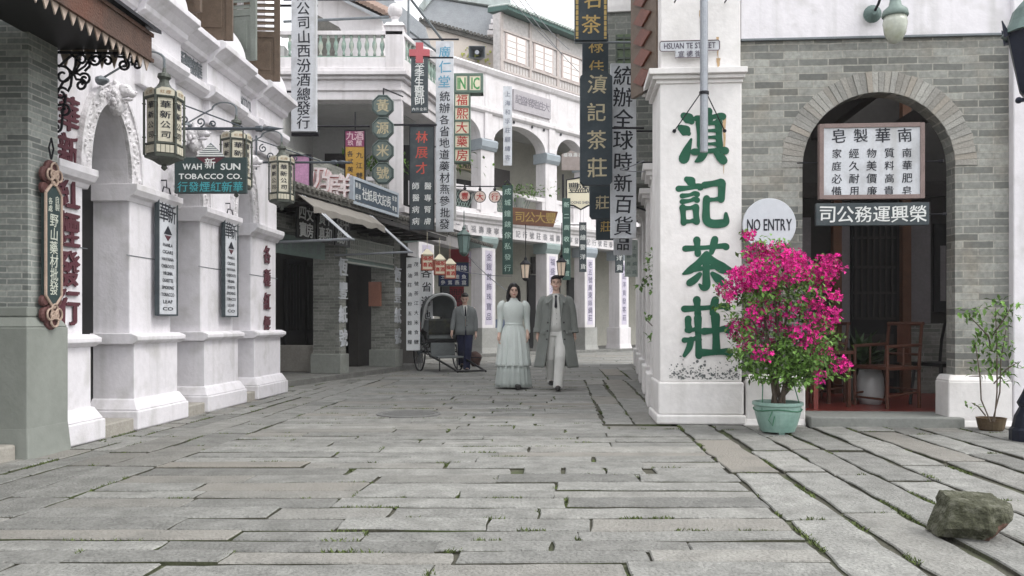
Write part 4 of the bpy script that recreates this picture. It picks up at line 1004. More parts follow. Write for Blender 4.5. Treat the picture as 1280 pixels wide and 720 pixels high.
a2 = thing('scrolled_bracket', 'bare scrolled iron sign arm reaching out past the lantern at the arcade end', 'bracket', at(367, 203, 11.6)); arm(a2, 1.05, 0)
# panel, neon characters, yellow board, octagons
sign('pink_panel', 'small pink panel in a dark frame beside the lantern at the arcade end', 'sign', 363, 194, 390, 236, 13.6, mat('pink', lin(196, 148, 182), .5, .2, 5), (), iron, .03, .12)
for i, (c, x0, x1, y0, y1, lb) in enumerate((('奶', 386, 408, 203, 246, 'pink raised character with white edge next to the pink panel'), ('牛', 400, 420, 208, 250, 'pink raised cow character between two others on the tiled roof'), ('鮮', 413, 435, 212, 254, 'pink raised character beside the dark slanted shop board'))):
    Y = 14.0 + i * .35; p = at((x0 + x1) / 2, (y0 + y1) / 2, Y); o = thing('raised_character', lb, 'lettering', p, R(12), 'pink raised characters on the tiled roof')
    s_ = .46; m = MB(); m.ch(c, 0, 0, s_, 0, bold=0, ex=.05); m.build('character', mat('neon_pink', lin(186, 118, 116), .6, .15, 6), o)
    m = MB(); m.ch(c, -.012, .01, s_ * 1.02, -.034, bold=.012); m.ch(c, .02, -.012, s_ * 1.04, .06, bold=.03); m.build('outline', mat('neon_white', lin(214, 204, 204), .6), o)
    m = MB(); m.tube([(0, .08, -.3), (0, .3, -.6)], .015); m.build('support', iron, o)
sign('shop_sign', 'yellow hanging board with purple top and small iron arm before the verandah', 'sign', 431, 163, 457, 228, 15.6, mat('ochre', lin(178, 140, 66), .7, .15, 6), [('v', '九江雙', .22, .12, -.48, .34, INK), ('v', '各式美酒', -.22, .12, -.48, .30, INK)], iron, .02, .06, rods=[([(-2.2, 0, .58), (.7, 0, .58)], .02), ([(0, 0, .58), (0, 0, .5)], .012), ([(0, 0, .58), (0, 0, .85)], .012)])
o = bpy.data.objects[-1] if False else [q for q in bpy.data.objects if q.get('label', '').startswith('yellow hanging')][0]
p, q = at(431, 197, 15.6), at(457, 163, 15.6); hh = (at(0, 163, 15.6).z - at(0, 228, 15.6).z) / 2; ww = q.x - p.x
m = MB().box(-ww / 2 + .02, ww / 2 - .02, -.036, -.03, hh * .36, hh - .02); m.build('purple_top', mat('purple', lin(132, 66, 96), .7, .15, 6), o)
m = MB(); m.row('九酒', -ww * .4, ww * .4, hh * .78, .17, -.039); m.row('玖釀', -ww * .4, ww * .4, hh * .50, .11, -.039); m.build('top_lettering', mat('pale_pink', lin(206, 180, 186), .7), o)
oc = thing('octagon_sign', 'string of four green octagonal plates with gold characters hung before the verandah column', 'sign', at(479, 175, 16.2))
oct_m = mat('octagon_green', lin(98, 110, 106), .65, .15, 8, stain=lin(120, 134, 130), stain_amt=.5, stain_scale=6)
for k, c in enumerate('黃源米號'):
    z = (1.5 - k) * .432; pl = MB(); pl.lathe([(.215, -.03), (.225, 0), (.225, .06), (.215, .07)], (0, 0, z), 8, 'y', pi / 8); pl = pl.build('plate', oct_m, oc)
    rm = MB(); rm.tube([(.20 * cos(pi / 8 + i * pi / 4), -.07, z + .20 * sin(pi / 8 + i * pi / 4)) for i in range(8)], .012, 5, True); rm.build('rim', board_green, pl)
    t = MB(); t.ch(c, 0, z, .25, -.074, bold=.02); t.build('lettering', gold_pale, pl)
m = MB(); m.tube([(0, .03, .86), (0, .03, 1.0)], .015); m.tube([(0, .03, 1.0), (.3, .6, 1.0)], .015); m.build('bracket', iron, oc)
# slanted board of the stationery shop on the pent roof
Pa, Pb = at(439, 235, 14.7), at(496, 259, 16.65); dv = Pb - Pa; yawb = math.atan2(dv.y, dv.x)
o = thing('shop_board', 'long blue grey shop board with pale frame standing along the tiled roof', 'sign', (Pa + Pb) / 2, yawb)
fill_sign(o, dv.length, .48, mat('board_blue', lin(66, 78, 90), .65, .1, 5), [('h', '社紙具文記長', -.32, .32, 0, .48, WHT), ('h', '筆墨', -.46, -.34, .22, .22, WHT), ('h', '紙張', -.46, -.34, -.2, .22, WHT), ('h', '批發', .34, .46, .22, .22, WHT), ('h', '零售', .34, .46, -.2, .22, WHT)], mat('frame_pale', lin(166, 174, 182), .7, .1), .05, .07)
m = MB()
for x in (-1.0, 1.0): m.tube([(x, .05, -.25), (x, .35, -.55)], .02)
m.build('support', iron, o)
# doctors' boards
o = sign('doctor_sign', 'narrow dark grey board with white characters under a red cross', 'sign', 514, 72, 535, 141, 17.4, board_dark, [('v', '翠季生醫師', 0, .46, -.36, .62, WHT), ('h', '內外全科', -.45, .45, -.44, .06, WHT)], t=.06, rods=[([(-.6, .04, .51), (2.0, .04, .51)], .018)])
cx = MB(); cx.prism([(-.075, -.21), (.075, -.21), (.075, -.07), (.21, -.07), (.21, .07), (.075, .07), (.075, .21), (-.075, .21), (-.075, .07), (-.21, .07), (-.21, -.07), (-.075, -.07)], -.05, .03)
cx.build('red_cross', mat('cross_red', lin(176, 92, 98), .7, .1, 5), o, loc=(0, 0, .66))
sign('doctor_sign', 'broad dark board with three red characters over small white columns', 'sign', 512, 158, 543, 288, 16.6, board_dark, [('v', '林展才', 0, .47, .02, .52, mat('brush_red', lin(186, 82, 70), .7)), ('v', '醫專腎膚', .24, -.02, -.47, .30, WHT), ('v', '師醫病病', -.24, -.02, -.47, .30, WHT)], iron, .015, .06, rods=[([(-1.5, 0, .515), (.6, 0, .515)], .02)])
sign('medicine_sign', 'tall white hanging board with blue characters above a long black column', 'sign', 545, 52, 567, 290, 18.6, board_white, [('v', '廣仁堂', 0, .48, .25, .72, mat('sky_blue', lin(92, 150, 176), .7)), ('v', '統辦各省地道藥材燕參批發', 0, .24, -.49, .60, INK)], t=.08, rods=[([(-1.9, 0, .512), (.8, 0, .512)], .02), ([(-.9, .05, -.05), (.5, .05, -.05)], .016), ([(-.9, .05, -.35), (.5, .05, -.35)], .016)])
frg = mat('frame_green', lin(92, 112, 100), .6, .12, 6)
o = sign('pharmacy_sign', 'green framed white box sign reading IN IC', 'sign', 568, 94, 604, 118, 20.2, board_cream, [('w', 'IN', -.24, 0, .85, .30, mat('sign_green', lin(72, 142, 84), .6)), ('w', 'IC', .24, 0, .85, .30, MATS['sign_green'])], frg, .06, .30)
m = MB().box(-.03, .03, -.165, -.12, -.2, .2); m.build('divider', frg, o)
o = sign('pharmacy_sign', 'column of five white boxes with red characters in a green frame', 'sign', 568, 118, 588, 204, 20.2, board_cream, [('v', '福熙大藥房', 0, .5, -.5, .74, red_paint)], frg, .03, .26)
hh = (at(0, 118, 20.2).z - at(0, 204, 20.2).z); m = MB()
for k in range(1, 5): m.box(-.185, .185, -.145, -.1, hh * (.5 - k / 5) - .022, hh * (.5 - k / 5) + .022)
m.build('divider', frg, o)
# round red lettered discs, three
for i, (x, y, c) in enumerate(((581, 245, '豐'), (600, 246, '大'), (618.5, 246, '行'))):
    o = thing('round_sign', 'white round disc with red character %s hung from the rod' % ('beside the white medicine board,', 'between two others,', 'next to the tall green board,')[i], 'sign', at(x, y, 22.5), 0, 'round white discs on a rod')
    m = MB().lathe([(.15, -.03), (.155, 0), (.15, .03)], (0, 0, 0), 20, 'y'); m.build('disc', mat('disc_cream', lin(226, 206, 196), .7), o)
    m = MB(); m.ch(c, 0, 0, .20, -.034, bold=.02); m.build('lettering', red_paint, o)
    m = MB(); m.tube([(.15 * cos(k * pi / 8), -.02, .15 * sin(k * pi / 8)) for k in range(16)], .014, 5, True); m.tube([(0, 0, .15), (0, 0, .30)], .02); m.ball((0, 0, .2), .045, 6, 4); m.build('hanger', iron, o)
o = thing('sign_rod', 'thin black rod carrying the three round discs', 'rod', at(600, 233, 22.5)); m = MB(); m.tube([(-.75, 0, .0), (.55, 0, .0)], .016); m.build('rod', iron, o)
# tall green and dark boards before the far arcade
vg = mat('sign_bottle', lin(58, 84, 78), .6, .15, 6)
lg = mat('letter_mint', lin(178, 204, 192), .7)
sign('vertical_sign', 'tall green board with pale characters hanging just beside the brown plaque', 'sign', 628, 232, 641, 343, 21.5, vg, [('v', '成城鐘錶傢私發行', 0, .49, -.49, .66, lg)], t=.1, rods=[([(-.4, 0, .5), (0, 0, .56), (.4, 0, .5)], .02), ([(0, 0, .5), (0, 1.2, .5)], .016)])
sign('vertical_sign', 'tall green board with pale characters hanging above the man', 'sign', 703, 248, 713, 350, 24.0, vg, [('v', '新二廣收鐘錶館', 0, .49, -.49, .72, lg)], t=.1, rods=[([(0, 0, .5), (0, 1.2, .5)], .016)])
sign('vertical_sign', 'slim dark board with white characters before the third column of the arcade', 'sign', 724, 278, 733, 340, 25.5, board_dark, [('v', '廣繪警洋貨', 0, .49, -.49, .80, WHT)], t=.08, rods=[([(-2.5, 0, .45), (0, 0, .45)], .016)])
sign('vertical_sign', 'small dark board with two white characters before the last column', 'sign', 769, 316, 779, 341, 25.8, board_dark, [('v', '洋貨', 0, .49, -.49, .80, WHT)], t=.08)
sign('vertical_sign', 'narrow faded white board with grey characters hung before the upper arch', 'sign', 629, 108, 640, 207, 24.4, board_white, [('v', '上海和孚莊顧繡客', 0, .46, -.46, .66, mat('ink_pale', lin(120, 124, 136), .8))], t=.05, rods=[([(0, 0, .5), (0, .9, .5)], .014)])
o = sign('wood_plaque', 'brown carved plaque with gold characters leaning out over the far arcade', 'sign', 638, 260, 697, 283, 26.2, mat('plaque_brown', lin(116, 82, 66), .55, .2, 8), [('h', '司公大豐', -.42, .46, 0, .62, gold)], t=.08, yaw=R(14), outline=[(-.5, -.42), (.42, -.5), (.5, .34), (-.5, .5)], tilt=R(12))
sign('shop_sign', 'cream board in a scalloped black frame with dark characters behind the black boards', 'sign', 708, 222, 744, 262, 25.0, board_cream, [('h', '豐盛號', -.4, .45, .18, .36, INK), ('w', 'FOONG SHENG', 0, -.28, .12, .8, mat('ink_grey', (.1, .1, .1)))], t=.06, outline=[(-.5, -.35), (-.25, -.38), (0, -.5), (.25, -.38), (.5, -.35), (.5, .42), (.2, .44), (0, .5), (-.2, .44), (-.5, .42)], rods=[([(-.5, -.03, -.35), (-.25, -.03, -.38), (0, -.03, -.5), (.25, -.03, -.38), (.5, -.03, -.35), (.5, -.03, .42), (0, -.03, .5), (-.5, -.03, .42), (-.5, -.03, -.35)], .025), ([(-.62, 0, -.6), (-.62, 0, .6)], .03)])
sign('shop_sign', 'faded brown board with arched top and white dots by the far upper capital', 'sign', 702, 188, 730, 213, 25.4, mat('faded_board', lin(148, 138, 134), .8, .15, 8), [('h', '福祿壽喜', -.45, .45, .26, .22, WHT)], t=.06, outline=[(-.5, -.5), (.5, -.5), (.5, .36), (.15, .38), (-.1, .5), (-.25, .38), (-.5, .30)])
# black and gold tea boards and the white board beside them
def tea_board(label, px0, py0, px1, py1, Y, s_, m_, round_=False, **k):
    c_ = .10 if not round_ else .0
    ol = [(-.5, -.5), (.5, -.5), (.5, .5), (-.5, .5)] if not round_ else [(-.5, -.47), (-.4, -.5), (.4, -.5), (.5, -.47), (.5, .44), (.36, .47), (.1, .5), (-.1, .5), (-.36, .47), (-.5, .44)]
    return sign('tea_board', label, 'sign', px0, py0, px1, py1, Y, board_dark2, [('v', s_, .02, .49, -.47, .62, m_)], t=.10, outline=ol, group='dark tea shop boards', **k)
board_dark2 = mat('board_slate', lin(46, 56, 62), .6, .14, 5, stain=lin(70, 78, 82), stain_amt=.5, stain_scale=4)
o = tea_board('black tea board with gold characters and gold dotted border, topmost', 718, -80, 759, 52, 10.6, '普洱名茶', gold)
w_ = at(759, 0, 10.6).x - at(718, 0, 10.6).x; h_ = at(0, -80, 10.6).z - at(0, 52, 10.6).z; m = MB()
for k in range(40):
    z = -h_ / 2 + .02 + k * h_ / 40
    for x in (-w_ / 2 + .03, w_ / 2 - .03): m.box(x - .016, x + .016, -.054, -.049, z, z + .022 + .01 * (k % 2))
m.build('gold_border', gold, o)
m = MB(); m.tube([(-w_ / 2, 0, -h_ / 2 - .01), (1.0, 0, -h_ / 2 - .01)], .014); m.build('bracket', iron_grey, o)
tea_board('black tea board with gold characters hung below the bordered one', 728, 44, 760, 130, 11.6, '祿佳茶', gold)
tea_board('large slate board with four pale tea shop characters and rounded corners', 725, 88, 765, 232, 10.9, '滇記茶莊', gold_pale, True, rods=[([(-.1, 0, .0), (1.5, 0, .0)], .014)])
tea_board('slate tea board showing its lower characters behind the largest one', 737, 138, 766, 274, 12.8, '滇記茶莊', gold_pale, True)
tea_board('lowest and smallest black tea board with one gold character showing', 745, 190, 767, 300, 15.2, '滇記茶莊', gold, False)
sign('goods_sign', 'tall white hanging board with big black characters beside the slate tea boards', 'sign', 763, 80, 795, 298, 11.2, board_white, [('v', '統辦全球時新百貨', 0, .49, -.49, .78, INK)], t=.06, rods=[([(-.2, .05, .12), (1.9, .05, .12)], .014), ([(-.2, .05, -.06), (1.9, .05, -.06)], .010)])
sign('goods_sign', 'white board showing one black character below the tall white one', 'sign', 767, 240, 790, 319, 13.8, board_white, [('v', '百貨品', 0, .49, -.49, .72, INK)], t=.06)
sign('goods_sign', 'pale green board with faint columns low behind the white boards', 'sign', 781, 300, 797, 346, 15.6, mat('pale_green', lin(176, 186, 180), .7), [('v', '洋雜貨品', -.22, .4, -.48, .36, sage), ('v', '上等綢緞', .24, .4, -.48, .36, sage)], t=.05)
# boards and hangings round the rickshaw
sign('street_board', 'white upright board with two columns of black characters standing by the brick shop', 'sign', 508, 322, 525, 438, 18.4, mat('board_bright', lin(228, 230, 232), .7, .04), [('v', '茂源號茶江大米食鹽', .24, .48, -.46, .34, INK), ('v', '麻油莊油粉五穀雜糧', -.24, .46, -.46, .34, INK)], t=.05)
sign('street_board', 'white upright board with big black characters behind the rickshaw hood', 'sign', 525, 330, 541, 442, 18.95, MATS['board_bright'], [('v', '各省道地藥材', 0, .48, -.46, .80, INK)], t=.05)
bl = mat('navy_board', lin(40, 48, 86), .6, .2, 8)
sign('navy_board', 'dark blue board with rows of small white characters above the rickshaw', 'sign', 548, 328, 586, 358, 21.0, bl, [('h', '發菜海味', -.42, .46, .26, .26, WHT), ('h', '土產鮑魚', -.46, .46, -.1, .2, WHT), ('h', '參茸燕窩', -.46, .46, -.34, .2, WHT)], board_green, .02, .06)
sign('red_board', 'plain dark red board hanging between the white sign and street lantern', 'sign', 561, 288, 586, 328, 22.4, mat('deep_red', lin(120, 36, 46), .7, .15, 5), (), t=.06)
sign('lattice_screen', 'red lattice screen in the doorway behind the man in the jacket', 'screen', 562, 358, 580, 428, 22.6, mat('screen_red', lin(110, 38, 44), .7, .2, 5), [('h', '卍卍卍', -.48, .48, .40 - k * .13, .12, mat('screen_dark', (.02, .01, .012), .7)) for k in range(7)], t=.05)
# three small paper lanterns
pl_r = mat('lantern_red', lin(176, 104, 88), .7, .12, 8)
pap = thing('paper_lantern', 'small square red and cream lantern nearest the brick shop', 'lantern', at(534, 327, 17.6), R(10), 'small square hanging lanterns')
MB().box(-.11, .11, -.11, .11, -.17, .14).build('lantern_box', board_cream, pap)
m = MB(); m.taper((-.13, .13, -.13, .13), (-.03, .03, -.03, .03), .14, .26); m.box(-.12, .12, -.12, .12, .13, .15); m.tube([(0, 0, .26), (0, 0, .62)], .006, 4); m.build('lantern_cap', board_cream, pap)
m = MB()
for a in (0, pi / 2, pi, -pi / 2):
    m.M = Matrix.Rotation(a, 4, 'Z'); m.row('福茶', -.10, .10, .06, .10, -.113, bold=.03); m.row('喜酒', -.10, .10, -.07, .10, -.113, bold=.03)
m.build('lettering', red_paint, pap)
m = MB()
for sx in (-1, 1):
    for sy in (-1, 1): m.box(sx * .11 - .012, sx * .11 + .012, sy * .11 - .012, sy * .11 + .012, -.18, .14)
m.box(-.12, .12, -.12, .12, -.185, -.165); m.build('lantern_post', pl_r, pap)
copy_tree(pap, loc=at(549.5, 333, 18.2), label='small square red and cream lantern hanging between its two fellows')
copy_tree(pap, loc=at(562.5, 338, 18.8), label='small square red and cream lantern next to the dark blue board')
# green street lantern and two iron lanterns in the arcade
def box_lantern(name, label, p, s_, body, glass, group=None, up=.35):
    o = thing(name, label, 'lantern', p, R(20), group)
    m = MB(); m.lathe([(.19 * s_, .22 * s_), (.22 * s_, .25 * s_), (.12 * s_, .34 * s_), (.05 * s_, .40 * s_), (.06 * s_, .44 * s_), (.01, .52 * s_)], seg=6)
    m.lathe([(.04 * s_, -.34 * s_), (.12 * s_, -.28 * s_), (.13 * s_, -.24 * s_)], seg=6)
    for k in range(6): a = 2 * pi * k / 6; m.tube([(.13 * s_ * cos(a), .13 * s_ * sin(a), -.24 * s_), (.185 * s_ * cos(a), .185 * s_ * sin(a), .23 * s_)], .013 * s_, 5)
    m.tube([(0, 0, .5 * s_), (0, 0, .5 * s_ + up)], .010, 5); m.build('lantern_frame', body, o)
    m = MB(); m.lathe([(.12 * s_, -.24 * s_), (.172 * s_, .22 * s_)], seg=6); m.build('glass', glass, o); return o
lamp_green = mat('lamp_green', lin(92, 110, 106), .5, .15, 8)
box_lantern('street_lantern', 'green glazed street lantern on an arm beside the dark red board', at(580, 305, 19.2), .82, lamp_green, mat('lamp_glass', lin(128, 150, 146), .3, .1))
warm = mat('warm_glass', lin(226, 206, 186), .4, .1, 6, emit=.12)
box_lantern('iron_lantern', 'black iron lantern with warm panes hanging just above the woman', at(657, 339, 20.5), .70, iron, warm, 'black iron lanterns in the arcade', .8)
box_lantern('iron_lantern', 'black iron lantern with warm panes hanging behind the head of the man', at(702, 336, 21.0), .70, iron, warm, 'black iron lanterns in the arcade', .8)
# sandwich board
sb = thing('leaning_board', 'dark blue board with a yellow mark leaning behind the woman', 'sign', ground(627, 443), R(28))
m = MB(); m.M = Matrix.Rotation(R(-12), 4, 'X'); m.box(-.26, .26, -.03, .03, 0, 1.2); m.build('board', mat('slate_blue', lin(76, 86, 104), .6, .1), sb)
m = MB(); m.M = Matrix.Rotation(R(-12), 4, 'X'); m.ball((0, -.035, .7), (.14, .006, .2), 12, 6); m.build('mark', mat('yellow_mark', lin(196, 170, 88), .7), sb)
# teahouse signs
q = sign('framed_notice', 'white notice in a brown frame with columns of black characters, hung in the arch', 'sign', 1025, 155, 1152, 249, 8.55, board_white,
     [('h', '皂製華南', -.42, .42, .34, .20, INK)] + [('v', s_, x, .19, -.48, .10, INK) for s_, x in (('南華肥皂', .335), ('質料高貴', .165), ('物美價廉', 0), ('經久耐用', -.17), ('家庭必備', -.335))],
     mat('frame_mauve', lin(128, 112, 108), .6, .15, 8), .042, .05, yaw=R(-4), rods=[([(-.70, .03, 0), (-.5, .03, 0)], .006), ([(.5, .03, 0), (.66, .03, 0)], .006), ([(.66, .03, 0), (.69, .0, 0)], .018)])
sign('company_board', 'dark grey board with one row of white characters under the framed notice', 'sign', 1021, 254, 1158, 282, 8.52, board_dark, [('h', '司公務運興榮', -.48, .48, 0, .80, WHT)], t=.05, yaw=R(-4), rods=[([(.5, .03, 0), (.66, .03, 0)], .006), ([(.64, .03, 0), (.67, .03, 0)], .016)])
o = thing('no_entry_sign', 'round pale grey disc reading NO ENTRY on the brick wall', 'sign', at(961, 281, 8.60), R(-4))
MB().lathe([(.265, .0), (.27, .015), (.265, .025)], (0, 0, 0), 48, 'y').build('disc', mat('disc_grey', lin(196, 200, 206), .5, .05), o)
t = MB(); t.word('NO ENTRY', 0, .0, .17, -.028, width=.455, bold=.02); t.build('lettering', INK, o)
m = MB().box(-.03, .03, .0, .16, -.03, .03); m.build('bracket', iron_grey, o)
o = thing('street_name_plate', 'small white plate reading HSUAN TE STREET on the painted pillar', 'sign', at(862, 62, 8.68), R(-4))
pt = [(-.29, -.015), (-.15, -.015), (-.15, -.085), (.15, -.085), (.15, -.015), (.29, -.015), (.305, .0), (.305, .075), (.29, .09), (-.29, .09), (-.305, .075), (-.305, .0)]
MB().prism(pt, -.008, .0).build('plate', board_white, o)
m = MB(); m.tube([(a, -.010, b) for a, b in pt], .005, 4, True); m.build('border', mat('border_grey', lin(110, 100, 104), .7), o)
t = MB(); t.word('HSUAN TE STREET', 0, .04, .085, -.011, width=.53, bold=.018); t.row('宣德街', -.13, .13, -.045, .07, -.011); t.build('lettering', mat('plate_ink', lin(84, 78, 92), .7), o)
# ---------------------------------------------------------------- painted characters on the pillar, drawn stroke by stroke
def brush(mb, pts, y, n=7):
    """one brush stroke: pts are (x, z, half width); a smooth ribbon with round ends"""
    P = []
    for i in range(len(pts) - 1):
        p0, p1, p2, p3 = pts[max(i - 1, 0)], pts[i], pts[i + 1], pts[min(i + 2, len(pts) - 1)]
        for k in range(n):
            t = k / n; P.append([.5 * (2 * p1[j] + (p2[j] - p0[j]) * t + (2 * p0[j] - 5 * p1[j] + 4 * p2[j] - p3[j]) * t * t + (3 * p1[j] - p0[j] - 3 * p2[j] + p3[j]) * t ** 3) for j in range(3)])
    P.append(list(pts[-1])); m = len(P); Lf, Rt = [], []
    for i, (x, z, w) in enumerate(P):
        a, b = P[max(i - 1, 0)], P[min(i + 1, m - 1)]; d = Vector((b[0] - a[0], b[1] - a[1])); d = d.normalized() if d.length else Vector((1, 0))
        nn = Vector((-d.y, d.x)); Lf.append((x + nn.x * w, y, z + nn.y * w)); Rt.append((x - nn.x * w, y, z - nn.y * w))
    vs = []
    for l_, r_ in zip(Lf, Rt): vs += [l_, r_]
    mb.add(vs, [(2 * i, 2 * i + 1, 2 * i + 3, 2 * i + 2) for i in range(m - 1)])
    for (x, z, w), s_ in ((P[0], 0), (P[-1], 1)):
        mb.add([(x, y - .0004, z)] + [(x + w * .96 * cos(2 * pi * k / 12), y - .0004, z + w * .96 * sin(2 * pi * k / 12)) for k in range(12)], [(0, 1 + (k + 1) % 12, 1 + k) for k in range(12)])
H = lambda x0, x1, z, w=6, dz=3: [(x0, z - dz * .6, w * .9), ((x0 + x1) / 2, z, w * .62), (x1 - 6, z + dz, w * .8), (x1, z + dz - 2, w)]
V = lambda x, z0, z1, w=6: [(x - 1, z0, w * 1.05), (x, (z0 + z1) / 2, w * .8), (x + 1, z1, w * .95)]
BIG = {
 '滇': [[(12, 90, 6), (22, 84, 9), (28, 78, 5)], [(6, 66, 6), (16, 60, 9), (22, 55, 4)], [(12, 6, 9), (18, 22, 7), (27, 44, 2)],
       H(38, 92, 86, 6), V(64, 98, 80, 6), V(44, 76, 30, 5.5), V(84, 76, 30, 6.5), H(46, 84, 74, 5, 1), H(48, 82, 60, 4, 0), H(48, 82, 47, 4, 0), H(48, 82, 34, 4, 0), H(32, 97, 20, 6.5, 2), [(54, 16, 6), (46, 6, 6), (36, 0, 2)], [(76, 16, 3), (86, 8, 7), (93, 1, 7)]],
 '記': [[(20, 97, 5), (28, 92, 8), (32, 87, 5)], H(4, 46, 79, 6), H(11, 40, 64, 5), H(11, 40, 52, 5), V(13, 38, 6, 5.5), V(38, 38, 8, 6), H(14, 38, 37, 5, 1), H(14, 38, 9, 5, 1),
       [(54, 84, 6), (70, 87, 5), (86, 89, 7)], [(87, 88, 7), (87, 70, 6), (86, 54, 6)], H(58, 86, 54, 5, 1), [(58, 56, 6), (57, 34, 6), (58, 12, 7), (68, 4, 7), (86, 4, 7), (95, 8, 6), (95, 24, 3)]],
 '茶': [H(8, 92, 82, 6, 3), V(33, 97, 70, 6), [(69, 98, 6), (66, 86, 6), (62, 72, 4)], [(52, 70, 5), (36, 52, 6), (18, 38, 6), (4, 31, 2)], [(50, 70, 4), (66, 54, 7), (84, 42, 9), (97, 38, 6)],
       H(26, 76, 42, 5.5), [(51, 54, 6), (51, 28, 6), (51, 8, 7), (44, 4, 5), (37, 10, 2)], [(38, 30, 4), (28, 20, 6), (17, 13, 6)], [(64, 31, 4), (74, 22, 7), (84, 14, 7)]],
 '莊': [H(6, 94, 85, 6, 3), V(33, 99, 74, 6), [(70, 99, 6), (67, 88, 6), (63, 75, 4)], V(35, 68, 2, 6), [(14, 66, 5.5), (14, 56, 5), (16, 47, 6)], H(12, 36, 47, 5, 1), H(6, 36, 30, 5, 2), [(20, 30, 5), (16, 16, 5), (6, 2, 3)],
       H(46, 96, 46, 6.5, 3), V(71, 70, 10, 7), H(42, 98, 8, 7, 1)],
}
wr = thing('painted_lettering', 'four huge green brush characters painted down the white corner pillar', 'lettering', (1.54, 8.75, 0), R(-4))
# rows measured from the photograph: left, right, top, bottom (pixels)
for c, x0, x1, y0, y1 in (('滇', 848, 908, 138, 202), ('記', 846, 910, 222, 282), ('茶', 852, 912, 298, 362), ('莊', 852, 912, 374, 446)):
    m = MB(); k = 8.72 / F; sx, sz = (x1 - x0) * k / 100, (y1 - y0) * k / 100; bx, bz = ((x0 - 640) * k - 1.54), CH - (y1 - HOR) * k
    for j, st_ in enumerate(BIG[c]): brush(m, [((x - 50) * 1.0 * sx + 50 * sx + bx, z * sz + bz, w * (sx + sz) / 2 * 1.22) for x, z, w in st_], -.003 - j * .0007)
    m.build('character', green_paint, wr)
# flaking black paint patch low on the pillar
pp = MB()
for k in range(300):
    x, z = U(.10, .82), .47 + abs(rnd.gauss(0, .075)); r = U(.002, .011) * (1.6 if rnd.random() < .12 else 1); n = 7
    pp.add([(x + r * U(.5, 1.3) * cos(2 * pi * i / n) * 1.1, -.0025 - k * .000005, z + r * U(.4, 1.2) * sin(2 * pi * i / n)) for i in range(n)], [tuple(range(n - 1, -1, -1))])
o = pp.build('paint_flakes', mat('flake_dark', lin(104, 108, 108), .8, .2, 8), tea)
rs = MB()
for x, z0, z1, w in ((.60, 3.80, 3.60 + .05, .02), (.42, 4.3, 4.1, .012), (.66, 3.2, 2.6, .016), (.60, 4.02, 3.78, .012)):
    n = 8; pts = [(x + U(-.006, .006), z0 + (z1 - z0) * k / n, w * (1 - k / n) + .002) for k in range(n + 1)]
    rs.add([(a - c, .006 if z0 > 3.7 else -.002, b) for a, b, c in pts] + [(a + c, .006 if z0 > 3.7 else -.002, b) for a, b, c in pts], [(k, k + 1, n + 2 + k, n + 1 + k) for k in range(n)])
rs.build('rust_stain', mat('rust', lin(186, 158, 124), .85, .2, 20), tea)
# zinc pole clamped to the pillar
zp = thing('sign_pole', 'grey zinc pole held off the painted pillar by wire stays', 'pole', at(880, 190, 8.50))
m = MB(); m.tube([(0, 0, .0), (0, 0, 2.4)], .040, 12); m.build('pole', zinc, zp)
m = MB()
for z in (.58, 1.58): m.lathe([(.05, z), (.05, z + .03)], seg=12)
for sx in (-1, 1):
    m.tube([(sx * .03, .02, .60), (sx * .26, .2, .26)], .006, 5); m.lathe([(.02, 0), (.02, .02)], (sx * .26, .22, .26), 8, 'y'); m.tube([(0, .0, 1.59), (sx * .26, .0, 1.59), (sx * .26, .2, 1.59)], .008, 5); m.ball((sx * .26, 0, 1.59), .018, 6, 4)
m.build('wire_stay', iron, zp)
# wall lamp
wlamp = thing('wall_lamp', 'green enamelled wall lamp with a frosted glass globe on a gooseneck', 'lamp', at(1090, 18, 8.58), R(-4))
MB().lathe([(.09, 0), (.09, .02), (.06, .05), (.03, .08)], (0, 0, 0), 18, 'y').build('wall_plate', lamp_green, wlamp)
m = MB(); m.tube([(0, -.06, 0), (.02, -.12, .06), (.05, -.2, .2), (.10, -.3, .3), (.09, -.35, .20), (.095, -.36, .06)], .014, 8); m.build('gooseneck', iron, wlamp)
m = MB(); m.lathe([(.03, .16), (.045, .15), (.05, .10), (.06, .05), (.115, -.0), (.125, -.05), (.115, -.06)], (.095, -.36, -.10), 18); m.build('lamp_shade', mat('lamp_sage', lin(120, 136, 130), .5, .12), wlamp, smooth=True)
m = MB(); m.lathe([(.105, -.06), (.115, -.12), (.10, -.22), (.06, -.30), (.001, -.325)], (.095, -.36, -.10), 18); m.build('globe', mat('globe_glass', lin(176, 180, 168), .25, .15, 4, stain=lin(150, 154, 110), stain_amt=.5, stain_scale=3, spec=.6), wlamp, smooth=True)
# lamp post at the edge
lp = thing('lamp_post', 'dark iron lamp post with a green roofed mesh lantern', 'lamp', ground(1293, 551))
m = MB(); m.lathe([(.20, 0), (.20, .10), (.18, .12), (.16, .22), (.12, .30), (.14, .34), (.10, .42), (.06, .52), (.05, .8), (.045, 2.6), (.06, 2.64), (.04, 2.68), (.04, 3.08)], seg=16); m.tube([(-.13, 0, 3.04), (0, 0, 3.06)], .02); m.ball((-.14, 0, 3.04), .03, 8, 6); m.build('post', mat('iron_navy', (.016, .02, .034), .4, .2, 6, metal=.4), lp)
m = MB(); m.lathe([(.10, 3.090), (.13, 3.130), (.235, 3.630), (.25, 3.650)], seg=6)
for k in range(6): a = 2 * pi * k / 6; m.tube([(.245 * cos(a), .245 * sin(a), 3.610), (.29 * cos(a), .29 * sin(a), 3.750)], [.03, .005], 5)
m.build('lantern_frame', MATS['iron_navy'], lp)
m = MB()
